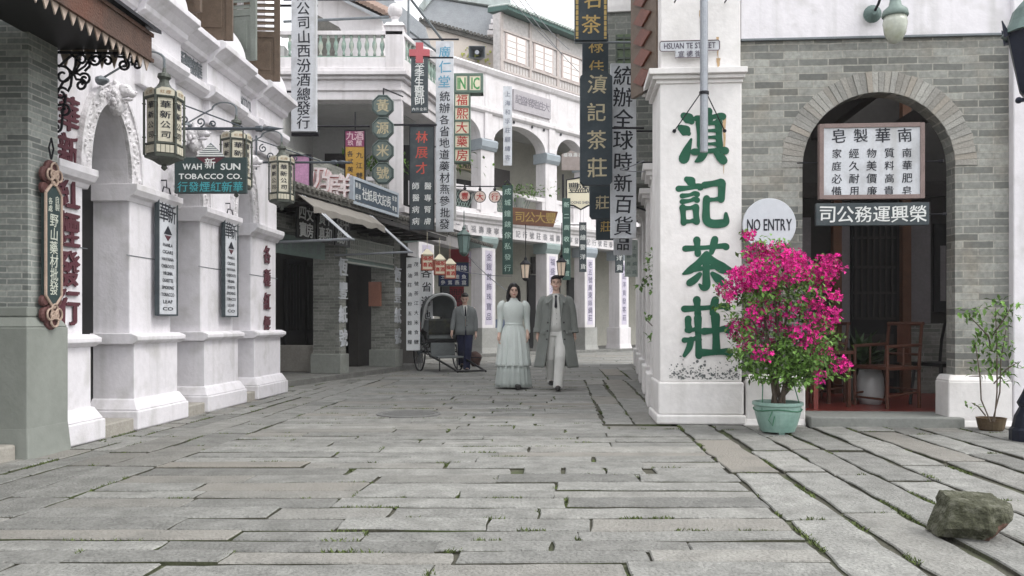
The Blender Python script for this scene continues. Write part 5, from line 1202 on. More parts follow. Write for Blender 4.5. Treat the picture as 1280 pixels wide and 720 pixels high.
for k in range(6):
    a, b = 2 * pi * k / 6, 2 * pi * (k + 1) / 6; A0, A1 = Vector((.125 * cos(a), .125 * sin(a), 3.130)), Vector((.238 * cos(a), .238 * sin(a), 3.630)); B0, B1 = Vector((.125 * cos(b), .125 * sin(b), 3.130)), Vector((.238 * cos(b), .238 * sin(b), 3.630))
    for j in range(-7, 9):
        for s in (0, 1):
            t0, t1 = j / 8, j / 8 + 1
            f0, f1 = max(0, -t0), min(1, 1 - t0) if t0 >= 0 else 1
            if t0 < 0: f0, f1 = -t0, 1
            p = lambda u, v: (A0.lerp(B0, u if not s else 1 - u)).lerp(A1.lerp(B1, u if not s else 1 - u), v) * 1.012
            m.tube([p(max(0, t0) if t0 >= 0 else 0, f0 if t0 < 0 else 0), p(min(1, t0 + f1) if t0 >= 0 else f1 + t0, f1)], .003, 3)
m.build('wire_mesh', lamp_green, lp)
m = MB(); m.lathe([(.12, 3.130), (.225, 3.630)], seg=6); m.build('glass', mat('lamp_pane', lin(150, 160, 150), .3, .1), lp)
m = MB(); m.lathe([(.26, 3.640), (.20, 3.750), (.17, 3.850), (.10, 3.930), (.04, 3.990), (.05, 4.050), (.01, 4.130)], seg=12); m.build('lantern_roof', lamp_green, lp)
# ---------------------------------------------------------------- plants
leaf_m = mat('leaf', lin(92, 126, 56), .6, .25, 6, tone=.55, spec=.35)
leaf_d = mat('leaf_dark', lin(52, 74, 42), .55, .25, 6, tone=.5, spec=.4)
def leaf(mb, p, d, l_, w, droop=.3):
    d = d.normalized(); s_ = d.cross(Vector((U(-.4, .4), U(-.4, .4), 1))).normalized(); up = s_.cross(d)
    a = p; b = p + d * l_ * .5 + s_ * w; c = p + d * l_ - up * l_ * droop; e = p + d * l_ * .5 - s_ * w; m_ = p + d * l_ * .5 - up * w * .35
    mb.t = U(0, 1); mb.add([a, b, c, e, m_], [(0, 1, 4), (1, 2, 4), (2, 3, 4), (3, 0, 4)])
def rdir(): 
    while True:
        v = Vector((U(-1, 1), U(-1, 1), U(-1, 1)))
        if .05 < v.length < 1: return v.normalized()
PB = ground(972, 541); bo = thing('bougainvillea', 'bushy bougainvillea covered in magenta blossom growing in the green pot', 'plant', PB)
BU = 8.0 / F
# cluster centres read from the photograph: (px, py, radius px, flowering share)
CL = [(942, 292, 9, 1), (957, 303, 5, 1), (950, 316, 16, 1), (975, 318, 20, 1), (1000, 325, 18, 1), (985, 335, 22, .9), (925, 350, 20, 1), (945, 345, 24, 1), (965, 352, 24, 1), (908, 372, 8, 1), (915, 362, 14, 1), (1000, 350, 14, .9), (1032, 335, 20, 1), (1036, 352, 16, 1), (1022, 345, 14, .9), (1034, 370, 10, 1), (938, 390, 14, .9), (980, 388, 14, .7), (1012, 390, 18, 1), (1030, 396, 12, .9), (1040, 408, 14, 1), (930, 412, 16, 1), (950, 410, 20, 1), (970, 402, 12, .8), (995, 418, 18, 1), (985, 412, 12, .9), (1008, 425, 12, .7), (970, 433, 10, .8), (945, 440, 14, .6), (960, 448, 9, .7), (1036, 440, 16, 1), (1040, 455, 12, 1), (1010, 438, 8, .6), (1016, 470, 9, .9), (935, 430, 12, .8), (960, 385, 18, .5), (1000, 372, 14, .4)]
GL = [(960, 372, 26), (990, 375, 26), (945, 372, 18), (1010, 412, 18), (930, 440, 16), (950, 455, 22), (975, 450, 26), (1000, 452, 24), (1020, 455, 20), (985, 464, 18), (960, 462, 18), (1005, 464, 18), (940, 458, 13), (1022, 440, 16), (925, 400, 12), (905, 385, 7), (1045, 425, 7), (1028, 420, 12), (930, 420, 10), (985, 480, 10), (1005, 478, 8), (965, 430, 22), (990, 440, 22), (955, 330, 10), (1000, 345, 14), (1008, 360, 14), (940, 375, 14), (970, 305, 8), (1050, 470, 6), (925, 448, 9), (953, 300, 5)]
def P3(px, py, r): return at(px, py, 7.95) + Vector((0, U(-1, 1) * .30, 0)) - PB
fl_ = MB(); lf_ = MB()
for px, py, r, sh in CL:
    for k in range(int(r * r * (.50 if py < 360 else .34) * sh) + 4):
        a, q_ = U(0, 2 * pi), r * .86 * math.sqrt(U(0, 1)); dep = U(-.9, .9) * r * BU
        c = at(px + q_ * cos(a), py + q_ * sin(a), 7.95) - PB + Vector((0, dep + .22 * sin(px * 1.7 + py), 0)); n_ = (rdir() + Vector((0, -.7, .45))).normalized(); u_ = n_.orthogonal().normalized(); v_ = n_.cross(u_)
        s_ = U(.010, .017); fl_.t = U(0, 1)
        for j in range(3):
            t = 2 * pi * j / 3 + k; d = u_ * cos(t) + v_ * sin(t); e = n_.cross(d)
            fl_.add([c, c + d * s_ * .8 + e * s_ * .75 + n_ * s_ * .7, c + d * s_ * 1.7 + n_ * s_ * .75, c + d * s_ * .8 - e * s_ * .75 + n_ * s_ * .7], [(0, 1, 2, 3)])
    for k in range(int(r * 1.6)):
        a, q_ = U(0, 2 * pi), r * U(.3, 1.1); leaf(lf_, at(px + q_ * cos(a), py + q_ * sin(a), 7.95) - PB + Vector((0, U(-.1, .3) + .22 * sin(px * 1.7 + py), 0)), rdir() + Vector((0, -.3, 0)), U(.04, .07), U(.012, .022))
for px, py, r in GL:
    for k in range(int(r * r * .36) + 8):
        a, q_ = U(0, 2 * pi), r * math.sqrt(U(0, 1)); leaf(lf_, at(px + q_ * cos(a), py + q_ * sin(a), 7.95) - PB + Vector((0, U(-.28, .28), 0)), rdir() + Vector((0, -.3, .1)), U(.040, .072), U(.012, .022))
fl_.build('blossom', mat('bract', lin(206, 40, 136), .6, .2, 9, tone=.5, spec=.2), bo); lf_.build('foliage', leaf_m, bo)
tk = MB(); base = Vector((0, 0, .24))
for px, py in ((950, 400), (975, 370), (1000, 390), (1030, 350), (925, 370), (960, 330), (1035, 440), (945, 300), (1010, 465), (990, 330)):
    e = at(px, py, 7.95) - PB; m_ = base + (e - base) * .35 + Vector((U(-.04, .04), U(-.05, .05), .08)); s0 = base + Vector((U(-.05, .05), U(-.05, .05), 0)); tk.tube([s0, m_, (m_ + e) / 2 + Vector((U(-.03, .03), 0, 0)), e], [.018, .013, .009, .004], 6)
tk.build('stem', mat('bark', lin(92, 82, 72), .9, .2, 20), bo)
pot_m = mat('pot_green', lin(136, 166, 156), .35, .12, 4, stain=lin(92, 128, 116), stain_amt=.5, stain_scale=3, spec=.5)
po_ = thing('flower_pot', 'round glazed pale green flower pot with a rolled rim and tied cord', 'pot', PB); po_.scale = (.92, .92, .90)
m = MB(); m.lathe([(.15, .02), (.17, .02), (.20, .10), (.232, .22), (.238, .29), (.245, .295), (.258, .30), (.258, .33), (.245, .335), (.225, .33), (.22, .27), (.001, .27)], seg=32); m.build('pot_body', pot_m, po_, smooth=False, bevel=.004)
m = MB(); 
for k in range(3): a = 2 * pi * k / 3 + .5; m.box(.12 * cos(a) - .03, .12 * cos(a) + .03, .12 * sin(a) - .03, .12 * sin(a) + .03, 0, .03)
m.build('pot_foot', pot_m, po_)
MB().lathe([(.215, .272), (.001, .30)], seg=20).build('soil', earth, po_)
m = MB(); m.tube([(.243 * cos(2 * pi * k / 20), .243 * sin(2 * pi * k / 20), .255 + .012 * sin(k)) for k in range(20)], .007, 5, True); m.tube([(-.12, -.21, .25), (-.16, -.22, .16), (-.12, -.215, .10), (-.10, -.222, .2)], .007, 5); m.tube([(-.2, -.13, .26), (-.16, -.02, .55), (.0, .0, .62)], .006, 5); m.tube([(.2, -.13, .26), (.16, -.02, .52)], .006, 5); m.build('cord', mat('cord', lin(74, 120, 96), .8), po_)
# spindly shrub by the right-hand brick pier
PS = ground(1239, 538); sh_ = thing('potted_shrub', 'spindly green shrub in a low brown pot against the brick pier', 'plant', PS)
m = MB(); m.lathe([(.10, .0), (.115, .02), (.135, .12), (.14, .125), (.12, .125), (.12, .09), (.001, .09)], seg=16); m.build('pot', mat('pot_brown', lin(92, 76, 58), .8, .25, 8, stain=lin(70, 72, 50), stain_amt=.5), sh_)
st_, lf_ = MB(), MB()
def at_s(px, py): return at(px, py, 8.05) - PS
for pts in (((1236, 527), (1228, 500), (1222, 470), (1218, 430)), ((1241, 527), (1243, 490), (1244, 440), (1243, 385)), ((1243, 527), (1250, 490), (1252, 450), (1256, 410)), ((1244, 480), (1258, 462), (1272, 452)), ((1222, 470), (1208, 470)), ((1234, 520), (1224, 508), (1212, 503)), ((1243, 440), (1232, 420), (1212, 392)), ((1244, 420), (1256, 392), (1268, 380))):
    st_.tube([at_s(a, b) + Vector((0, U(-.05, .05), 0)) for a, b in pts], [.007] * (len(pts) - 1) + [.003], 5)
st_.build('stem', MATS['bark'], sh_)
for px, py, r, n in ((1243, 383, 12, 34), (1218, 395, 12, 30), (1256, 398, 13, 34), (1232, 415, 13, 34), (1250, 420, 13, 34), (1224, 430, 9, 20), (1240, 445, 13, 30), (1258, 435, 9, 20), (1217, 462, 7, 12), (1232, 462, 8, 14), (1252, 470, 8, 14), (1270, 455, 6, 9), (1214, 504, 5, 7), (1206, 390, 7, 10), (1268, 382, 6, 10), (1262, 475, 5, 6)):
    for k in range(n):
        a, q_ = U(0, 2 * pi), r * math.sqrt(U(0, 1)); leaf(lf_, at_s(px + q_ * cos(a), py + q_ * sin(a)) + Vector((0, U(-.1, .1), 0)), rdir() + Vector((0, -.3, -.1)), U(.05, .09), U(.012, .022), .35)
lf_.build('foliage', leaf_m, sh_)
# creeper on the flank pilasters
cr = thing('wall_creeper', 'sparse green creeper growing out of the pale flank behind the painted pillar', 'plant', at(820, 400, 9.9))
st_, lf_ = MB(), MB(); c0 = at(820, 400, 9.9)
for pts in (((828, 480), (824, 440), (826, 400), (822, 350), (818, 315)), ((824, 440), (818, 410), (808, 400)), ((824, 360), (812, 345), (803, 352)), ((822, 350), (826, 330))): st_.tube([at(a, b, 9.9) - c0 for a, b in pts], .006, 5)
st_.build('stem', MATS['bark'], cr)
for px, py, r, n in ((820, 318, 8, 22), (812, 330, 8, 16), (822, 340, 8, 22), (808, 352, 7, 18), (822, 362, 7, 18), (800, 356, 4, 7), (812, 396, 5, 10), (822, 392, 5, 8), (822, 415, 6, 14), (818, 422, 5, 8)):
    for k in range(n):
        a, q_ = U(0, 2 * pi), r * math.sqrt(U(0, 1)); leaf(lf_, at(px + q_ * cos(a), py + q_ * sin(a), 9.9) - c0 + Vector((U(-.03, .03), U(-.06, .06), 0)), rdir(), U(.05, .09), U(.014, .026))
lf_.build('foliage', leaf_m, cr)
# greenery on the far upper verandah and balcony
for px, py, Y, r, lb in ((650, 240, 27.4, 14, 'low green plants along the far arcade parapet above the brown plaque'), (545, 205, 21.0, 12, 'green fern in the side opening of the corner verandah'), (470, 205, 19.5, 12, 'dim green plants behind the verandah railing')):
    c0 = at(px, py, Y); o = thing('balcony_plant', lb, 'plant', c0); lf_ = MB()
    for k in range(240):
        leaf(lf_, Vector((rnd.gauss(0, r * .035), rnd.gauss(0, .12), rnd.gauss(0, .14))), rdir() + Vector((0, 0, .3)), U(.08, .2), U(.02, .04))
    lf_.build('foliage', leaf_m, o)
    m = MB(); m.lathe([(.12, -.5), (.17, -.2), (.15, -.2)], seg=10); m.build('pot', skirting, o)
# ---------------------------------------------------------------- boulder
bo_ = thing('boulder', 'rough mossy grey green boulder with a raw brown underside', 'rock', ground(1221, 672))
m = MB(); m.ball((0, 0, 0), 1, 90, 60); vs = []
CUTS = [(Vector(n_).normalized(), d) for n_, d in (((.06, -.10, 1), .088), ((-.5, -.85, .28), .135), ((.15, -1, .12), .140), ((.75, -.62, .30), .165), ((1, .1, .15), .185), ((-1, .1, .35), .175), ((-.8, -.2, .9), .165), ((0, -.62, .8), .135), ((0, 1, .1), .15), ((.55, -.6, -.75), .115), ((-.3, -.7, -.75), .125), ((0, 0, -1), .098), ((.85, -.3, -.6), .135))]
for v in m.v:
    d_ = Vector((v.x, v.y, v.z)).normalized(); r = min([c / d_.dot(n_) for n_, c in CUTS if d_.dot(n_) > .05]); v = d_ * r
    v += d_ * (noise.fractal(v * 14, 1, 2, 5) * .009 + abs(noise.noise(v * Vector((9, 9, 26)).length * .5)) * -.012 + noise.noise(v * 60) * .0035); v.x *= .88; vs.append(v)
m.v = vs; rk = m.build('rock', mat('rock', lin(74, 75, 60), .92, .35, 14, .8, 60, stain=lin(108, 108, 96), stain_amt=.7, stain_scale=13, stain_lo=.5, stain_hi=.62), bo_, loc=(0, 0, .10))
rk.data.materials.append(mat('rock_brown', lin(92, 70, 60), .9, .2, 9, .4, 40))
for p_ in rk.data.polygons:
    if p_.center.x - p_.center.z * .7 + noise.noise(p_.center * 11) * .02 > .045 and p_.center.z < .0 + noise.noise(p_.center * 9) * .02: p_.material_index = 1
# ---------------------------------------------------------------- furniture inside the teahouse
wr_ = mat('chair_wood', lin(88, 56, 44), .45, .2, 12)
def armchair(label, p, rz):
    o = thing('armchair', label, 'chair', p, rz, 'red wooden armchairs inside the arch')
    MB().box(-.28, .28, -.24, .24, .43, .47).build('seat', wr_, o, bevel=.008)
    for sx in (-1, 1):
        MB().tube([(sx * .26, -.22, 0), (sx * .26, -.22, .70)], .019, 8).build('leg', wr_, o); MB().tube([(sx * .26, .22, 0), (sx * .26, .22, .5), (sx * .25, .27, .96)], .019, 8).build('leg', wr_, o)
        m = MB(); m.tube([(sx * .26, -.24, .69), (sx * .26, .25, .71)], .019, 8); m.tube([(sx * .26, 0, .47), (sx * .26, 0, .69)], .011, 6); m.build('arm', wr_, o)
        m = MB(); m.tube([(sx * .26, -.22, .14), (sx * .26, .22, .18)], .013, 6); m.build('stretcher', wr_, o)
    m = MB(); m.tube([(-.26, -.22, .10), (.26, -.22, .10)], .014, 6); m.tube([(-.26, .22, .2), (.26, .22, .2)], .012, 6); m.build('stretcher', wr_, o)
    m = MB(); m.tube([(-.27, .27, .95), (.27, .27, .95)], .022, 8); m.tube([(-.25, .24, .6), (.25, .24, .6)], .014, 6); m.box(-.09, .09, .235, .255, .5, .94); m.build('backrest', wr_, o)
armchair('red wooden armchair at the front of the teahouse floor', Vector((4.3, 9.65, .095)), R(-72))
armchair('red wooden armchair half hidden behind the front one', Vector((3.75, 10.35, .095)), R(-80))
tb = thing('tea_table', 'low dark red wooden tea table standing between the armchairs', 'table', (3.55, 9.75, .095), R(10))
MB().box(-.30, .30, -.25, .25, .60, .64).build('tabletop', wr_, tb, bevel=.006)
for sx in (-1, 1):
    for sy in (-1, 1): MB().box(sx * .26 - .018, sx * .26 + .018, sy * .21 - .018, sy * .21 + .018, 0, .60).build('leg', wr_, tb)
st_ = thing('drum_stool', 'white ceramic drum stool under the armchair', 'stool', at(1088, 492, 9.95) * 1); st_.location.z = .095
MB().lathe([(.12, 0), (.15, .1), (.155, .2), (.15, .3), (.12, .40), (.001, .40)], seg=18).build('stool_body', mat('ceramic', lin(176, 178, 178), .3, .05, spec=.6), st_, smooth=True)
rc_ = thing('round_back_chair', 'black chair with tall rounded back against the inner wall', 'chair', Vector((4.98, 9.75, .095)), R(-70))
MB().box(-.22, .22, -.22, .22, .46, .50).build('seat', wood_black, rc_)
for sx in (-1, 1):
    for sy in (-1, 1): MB().tube([(sx * .22, sy * .24, 0), (sx * .19, sy * .2, .46)], .018).build('leg', wood_black, rc_)
m = MB(); m.tube([(.22 * cos(pi * k / 14), .22 + .1 * sin(pi * k / 14), .5 + .75 * sin(pi * k / 14) ** .7) for k in range(15)], .018, 6)
for x in (-.1, 0, .1): m.tube([(x, .24, .5), (x, .31, 1.18)], .009, 5)
m.build('backrest', wood_black, rc_)
ip = thing('indoor_plant', 'broad dark leafed potted plant behind the armchairs', 'plant', at(1075, 497, 10.5)); ip.location.z = .095
MB().lathe([(.12, 0), (.18, .3), (.16, .3)], seg=14).build('pot', skirting, ip)
lf_ = MB()
for k in range(60): leaf(lf_, Vector((rnd.gauss(0, .06), rnd.gauss(0, .06), .35)), Vector((U(-1, 1), U(-1, 1), U(.4, 1.6))), U(.3, .6), U(.05, .09), .4)
lf_.build('foliage', leaf_d, ip)
rp_ = thing('red_post', 'slim red painted post standing inside the arch by the blossom', 'post', at(1019, 500, 9.4)); rp_.location.z = .095
MB().box(-.025, .025, -.025, .025, 0, 1.05).build('post', red_tile, rp_)
# ---------------------------------------------------------------- overhead wires
def wire(label, a, b, sag, r=.010):
    a, b = at(*a), at(*b); o = thing('overhead_wire', label, 'wire', a, 0, 'overhead wires'); m = MB()
    m.tube([(a.lerp(b, k / 14) - a) - Vector((0, 0, sag * 4 * (k / 14) * (1 - k / 14))) for k in range(15)], r, 4); m.build('cable', mat('cable_grey', lin(120, 122, 126), .7), o)
wire('thin wire crossing the white sky to the gallery eave near its slate end', (636, -6, 20), (702, 66, 28), .1)
wire('thin wire crossing the white sky to the middle of the gallery eave', (652, -6, 20), (712, 62, 28), .1)
wire('thin wire crossing the white sky beside the black boards', (645, -6, 20), (724, 90, 28), .1)
wire('thin black wire slung across the street under the far arcade cornice', (540, 330, 20), (640, 345, 22), .08, .012)
wire('thin black wire slanting down from the octagon plates to the far columns', (585, 320, 21), (648, 372, 25), .1, .012)
wire('thin black wire slung from the brick bay to the flank', (757, 210, 12), (806, 200, 10), .05, .008)
wire('thin black wire slung under the second capital of the flank', (757, 205, 12), (806, 214, 10), .04, .008)
# ---------------------------------------------------------------- people (facing the camera, feet on the street)
skin = mat('skin', lin(206, 174, 158), .55, .06, 8, spec=.3)
hair_m = mat('hair_black', (.012, .010, .010), .45, .3, 30)
def V3(*a): return Vector(a)
def hand(mb, wrist, d, side, curl=.5):
    """palm, four bent fingers and a thumb leaving the side of the palm; d = direction the hand hangs"""
    d = Vector(d).normalized(); fw = Vector((0, -1, 0)); fw = (fw - d * fw.dot(d)).normalized(); inn = d.cross(fw) * 1.0
    if inn.x * side > 0: inn = -inn                 # towards the body
    mb.tube([wrist, wrist + d * .03, wrist + d * .085], [.024, .030, .030], 8)
    for k in range(4):
        base = wrist + d * .085 + fw * (.030 - .020 * k); l_ = (.070, .080, .074, .058)[k]
        e1 = base + d * l_ * .5 + inn * .006; e2 = e1 + (d * (1 - curl) + inn * curl).normalized() * l_ * .5
        mb.tube([base - d * .02, base, e1, e2], [.010, .0095, .009, .0075], 6)
    tb = wrist + d * .03 + fw * .026; mb.tube([tb, tb + d * .028 + fw * .018, tb + d * .055 + fw * .018 + inn * .01], [.012, .0105, .008], 6)
def body(name, label, loc, rz, H, arms, legs, head_tilt=(0, 0), shoulder=.19, female=False, foot_m=None):
    """arms / legs: per side (-1 image left, +1 image right) joint lists; one continuous remeshed figure"""
    k = H / 1.75; m = MB()
    hipz, shz, nz_, hz = .92 * k, 1.42 * k, 1.48 * k, 1.62 * k
    m.loft([[(rx * cos(2 * pi * i / 16), cy + ry * sin(2 * pi * i / 16), z) for i in range(16)] for z, rx, ry, cy in
            ((.84 * k, .13, .10, 0), (.95 * k, .16, .115, 0), (1.08 * k, .13, .09, 0), (1.2 * k, .145, .10, 0), (1.32 * k, shoulder * .88, .105, 0), (1.40 * k, shoulder * .80, .08, .005), (1.46 * k, .075, .06, .01), (1.50 * k, .05, .05, .0))])
    m.tube([(0, .01, 1.44 * k), (0, -.005, 1.58 * k)], [.055, .050] if not female else [.047, .042], 10)
    hs_ = MB(); s_ = .96 if female else 1.0
    hs_.ball((0, 0, .045), (.076 * s_, .092 * s_, .085), 16, 12); hs_.ball((0, -.02, -.015), (.066 * s_, .072, .085 * s_), 14, 10); hs_.ball((0, -.055, -.078), (.032, .030, .024), 10, 8)
    hs_.ball((0, -.088, .045), (.05, .016, .018), 10, 6)
    hs_.tube([(0, -.088, .035), (0, -.106, .0), (0, -.108, -.008)], [.010, .013, .012], 8); hs_.ball((0, -.088, -.045), (.026, .012, .013), 10, 6)
    for sx in (-1, 1): hs_.ball((sx * .077 * s_, .01, .0), (.011, .022, .032), 8, 6); hs_.ball((sx * .042, -.068, -.02), (.022, .018, .022), 8, 6)
    R_ = Matrix.Translation((0, -.01, hz)) @ Matrix.Rotation(R(head_tilt[1]), 4, 'Z') @ Matrix.Rotation(R(head_tilt[0]), 4, 'X')
    m.v += []; kk = len(m.v); m.v += [R_ @ v for v in hs_.v]
    for f in hs_.f: m.f.append([i + kk for i in f]); m.tone.append(.5); m.warm.append(0.)
    for sd in (-1, 1):
        a = [Vector(p) for p in arms[sd]]; m.tube([Vector((sd * .08, .01, shz - .02 * k)), a[0], a[0].lerp(a[1], .5), a[1], a[1].lerp(a[2], .35), a[2]], [.055, .052, .046, .038, .040, .026], 10); hand(m, a[2], (a[2] - a[1]).normalized() * .8 + V3(0, 0, -.4), sd)
        l_ = [Vector(p) for p in legs[sd]]; m.tube([l_[0] + V3(0, 0, .06), l_[0], l_[0].lerp(l_[1], .5), l_[1], l_[1].lerp(l_[2], .35), l_[2]], [.085, .088, .074, .056, .054, .036], 10)
        m.loft([[l_[2] + V3(x * w, y, z - .05 + h * zz) for x, zz in ((-1, -.5), (-1, .4), (-.5, 1), (.5, 1), (1, .4), (1, -.5))] for y, w, z, h in ((.07, .026, .0, .035), (.0, .036, .01, .05), (-.08, .042, .0, .04), (-.15, .040, -.012, .026), (-.19, .024, -.02, .016))])
    o = m.build(name, skin, None, loc, remesh=.0085, smoothit=3); o.rotation_euler = (0, 0, rz); tag(o, label, 'person')
    f = MB(); f.M = R_
    for sx in (-1, 1): f.ball((sx * .031, -.0905, .014), (.013, .006, .0065), 8, 6)
    f.build('eyes', mat('eye_dark', (.02, .015, .012), .3, .1), o)
    f = MB(); f.M = R_
    for sx in (-1, 1): f.tube([(sx * .016, -.098, .036), (sx * .032, -.1, .041), (sx * .050, -.088, .036)], .0042, 5)
    f.build('eyebrows', hair_m, o)
    f = MB(); f.M = R_; f.tube([(-.023, -.096, -.044), (0, -.103, -.047), (.023, -.096, -.044)], [.004, .0062, .004], 6); f.build('lips', mat('lips', lin(168, 88, 84) if female else lin(160, 108, 98), .5, .05), o)
    return o, R_
def ring(z, rx, ry, cx=0., cy=0., n=64, amp=0., fr=11, ph=0., a0=0., a1=2 * pi, closed=True):
    out = []
    for i in range(n if closed else n + 1):
        t = a0 + (a1 - a0) * i / n; q = 1 + amp * (sin(fr * t + ph) * .6 + sin(fr * 1.71 * t + 1.3 + ph) * .4)
        out.append((cx + rx * q * sin(t), cy - ry * q * cos(t), z))       # t = 0 is the front
    return out
def lapel_tube(mb, pts, r): mb.tube(pts, r, 8)

# the woman in the pale green dress
WL = ground(642, 485.5); k = 1.68 / 1.75
legs_w = {-1: [(-.08, 0, .88), (-.075, .03, .46), (-.06, .12, .11)], 1: [(.08, 0, .88), (.07, -.12, .47), (.06, -.14, .09)]}
arms_w = {-1: [(-.165, .01, 1.34), (-.215, .03, 1.08), (-.235, -.05, .86)], 1: [(.165, .01, 1.34), (.225, .05, 1.09), (.225, -.06, .88)]}
wo, RW = body('person', 'woman in a pale mint long dress with puffed sleeves walking beside the man', WL, R(2), 1.68, arms_w, legs_w, (0, 4), .165, True)
dress = mat('dress_mint', lin(204, 211, 207), .85, .05, 10, .15, 60, sheen=.2)
under = mat('dress_under', lin(176, 183, 179), .85, .06, 10, sheen=.2)
d = MB()
prof = [(1.455, .052, .05, 0), (1.43, .056, .054, 0), (1.405, .085, .068, 0), (1.36, .158, .10, 0), (1.30, .175, .118, 0), (1.20, .165, .125, 0), (1.12, .145, .108, 0), (1.05, .130, .098, .01), (1.02, .135, .104, .02), (.92, .185, .145, .07), (.75, .222, .175, .10), (.55, .238, .20, .13), (.40, .252, .218, .15), (.365, .256, .222, .16)]
d.loft([ring(z, a, b, 0, .0, 96, am, 15, z * .9) for z, a, b, am in prof], caps=False)
dr = d.build('dress', dress, wo, smooth=True, solid=.012)
d = MB(); d.loft([ring(z, a, b, 0, .0, 96, am, 19, 2 + z) for z, a, b, am in ((.42, .235, .20, .05), (.25, .25, .22, .10), (.10, .258, .23, .15), (.03, .262, .235, .17))], caps=False); d.build('underskirt', under, dr, smooth=True, solid=.010)
for sd in (-1, 1):
    s_ = MB(); s_.tube([(sd * .13, .01, 1.37), (sd * .172, .01, 1.365), (sd * .205, .012, 1.31), (sd * .205, .018, 1.22), (sd * .214, .03, 1.08), (sd * .228, -.015, .95), (sd * .235, -.045, .88)], [.052, .074, .078, .058, .047, .041, .039], 14); s_.build('sleeve', dress, dr, smooth=True, subsurf=1)
b = MB()
for z in (1.36, 1.31, 1.26, 1.21): b.ball((0, -.128 + (z - 1.2) * .16, z), .007, 6, 4)
b.build('collar_lace', mat('lace', lin(212, 218, 214), .8), dr)
d = MB(); d.loft([ring(1.055, .137, .104), ring(1.035, .139, .108), ring(1.02, .141, .110)], caps=False); d.build('waistband', dress, dr, smooth=True, solid=.008)
h = MB(); h.M = RW
h.ball((0, .014, .062), (.086, .098, .090), 18, 12)
for sx in (-1, 1):
    h.tube([(sx * .012, -.062, .125), (sx * .070, -.045, .075), (sx * .088, -.005, .0), (sx * .092, .0, -.08), (sx * .090, -.012, -.15), (sx * .07, -.02, -.20)], [.020, .025, .026, .027, .024, .012], 8)
h.tube([(-.06, .05, .0), (-.065, .06, -.10), (-.06, .055, -.19)], [.05, .055, .03], 8); h.tube([(.06, .05, .0), (.065, .06, -.10), (.06, .055, -.19)], [.05, .055, .03], 8); h.tube([(0, .07, .0), (0, .075, -.10), (0, .065, -.20)], [.05, .055, .03], 8)
h.build('hair', hair_m, wo, remesh=.010, smoothit=2)
MB().box(.015, .105, -.40, -.10, .0, .085).build('shoe', mat('shoe_dark', (.02, .018, .018), .4), wo, bevel=.018)

# the man in the long grey coat
ML = ground(695, 487.5)
legs_m = {-1: [(-.09, 0, .92), (-.085, .02, .50), (-.075, .20, .15)], 1: [(.09, 0, .92), (.065, -.17, .52), (.035, -.20, .10)]}
arms_m = {-1: [(-.20, .01, 1.43), (-.265, .04, 1.13), (-.285, .0, .88)], 1: [(.20, .01, 1.43), (.270, .07, 1.13), (.290, .05, .88)]}
mn, RM = body('person', 'man in a long grey double breasted coat over white suit and dark tie', ML, R(-4), 1.80, arms_m, legs_m, (0, 2), .20)
coat = mat('coat_grey', lin(120, 124, 120), .9, .08, 14, .2, 80, sheen=.15); white_s = mat('suit_white', lin(210, 210, 206), .85, .05, 10, .12, 50)
def trousers(o, legs, m_, waist, wr, cuff=.06):
    t = MB(); t.loft([ring(waist + .06, wr, wr * .75, n=24), ring(waist - .06, wr * 1.12, wr * .82, n=24), ring(waist - .13, wr * 1.12, wr * .8, n=24)])
    for sd in (-1, 1):
        a, b_, c = [Vector(p) for p in legs[sd]]; t.tube([a + V3(0, 0, .02), a.lerp(b_, .4), b_, b_.lerp(c, .5) + V3(0, .012, 0), c + V3(0, 0, .02), c + V3(0, 0, -.045)], [.108, .100, .086, .080, .076, .078], 14)
    return t.build('trousers', m_, o, remesh=.011, smoothit=3)
trousers(mn, legs_m, white_s, .98, .155)
v_ = MB(); v_.loft([ring(z, a, b, 0, 0, 40) for z, a, b in ((.92, .172, .128), (1.05, .158, .118), (1.2, .168, .122), (1.34, .172, .118), (1.43, .13, .09), (1.485, .075, .066))]); v_ = v_.build('waistcoat', white_s, mn, smooth=True)
b = MB()
for q in (1.28, 1.20, 1.12, 1.04): b.ball((.012, -.122, q), .008, 6, 4)
b.build('waistcoat_button', mat('button_pale', lin(150, 150, 146), .5), v_)
b = MB(); b.loft([ring(1.475, .066, .060, 0, .0, 24), ring(1.515, .060, .054, 0, -.002, 24)], caps=False); b.add([(-.055, -.075, 1.49), (0, -.088, 1.47), (-.03, -.105, 1.42)], [(0, 2, 1)]); b.add([(.055, -.075, 1.49), (0, -.088, 1.47), (.03, -.105, 1.42)], [(0, 1, 2)]); b.build('shirt_collar', white_s, mn, solid=.006)
b = MB(); b.tube([(0, -.085, 1.475), (0, -.102, 1.455)], [.020, .016], 8); b.tube([(0, -.104, 1.455), (0, -.126, 1.34), (0, -.129, 1.30), (0, -.129, 1.285)], [.010, .020, .022, .004], 8); b.build('tie', mat('tie_dark', (.02, .02, .028), .5, .3, 20), mn)
c = MB()
cr_ = [(1.50, .082, .074, .50), (1.47, .135, .088, .42), (1.44, .195, .112, .46), (1.38, .222, .138, .40), (1.28, .225, .150, .34), (1.10, .222, .152, .36), (.95, .240, .168, .38), (.75, .275, .195, .43), (.55, .305, .222, .50), (.40, .328, .245, .56), (.36, .332, .25, .58)]
c.loft([ring(z, a, b, 0, .012, 48, .02 if z > .9 else .07, 5, 1.2, g_, 2 * pi - g_, False) for z, a, b, g_ in cr_], closed=False)
co_ = c.build('coat', coat, mn, smooth=True, solid=.018)
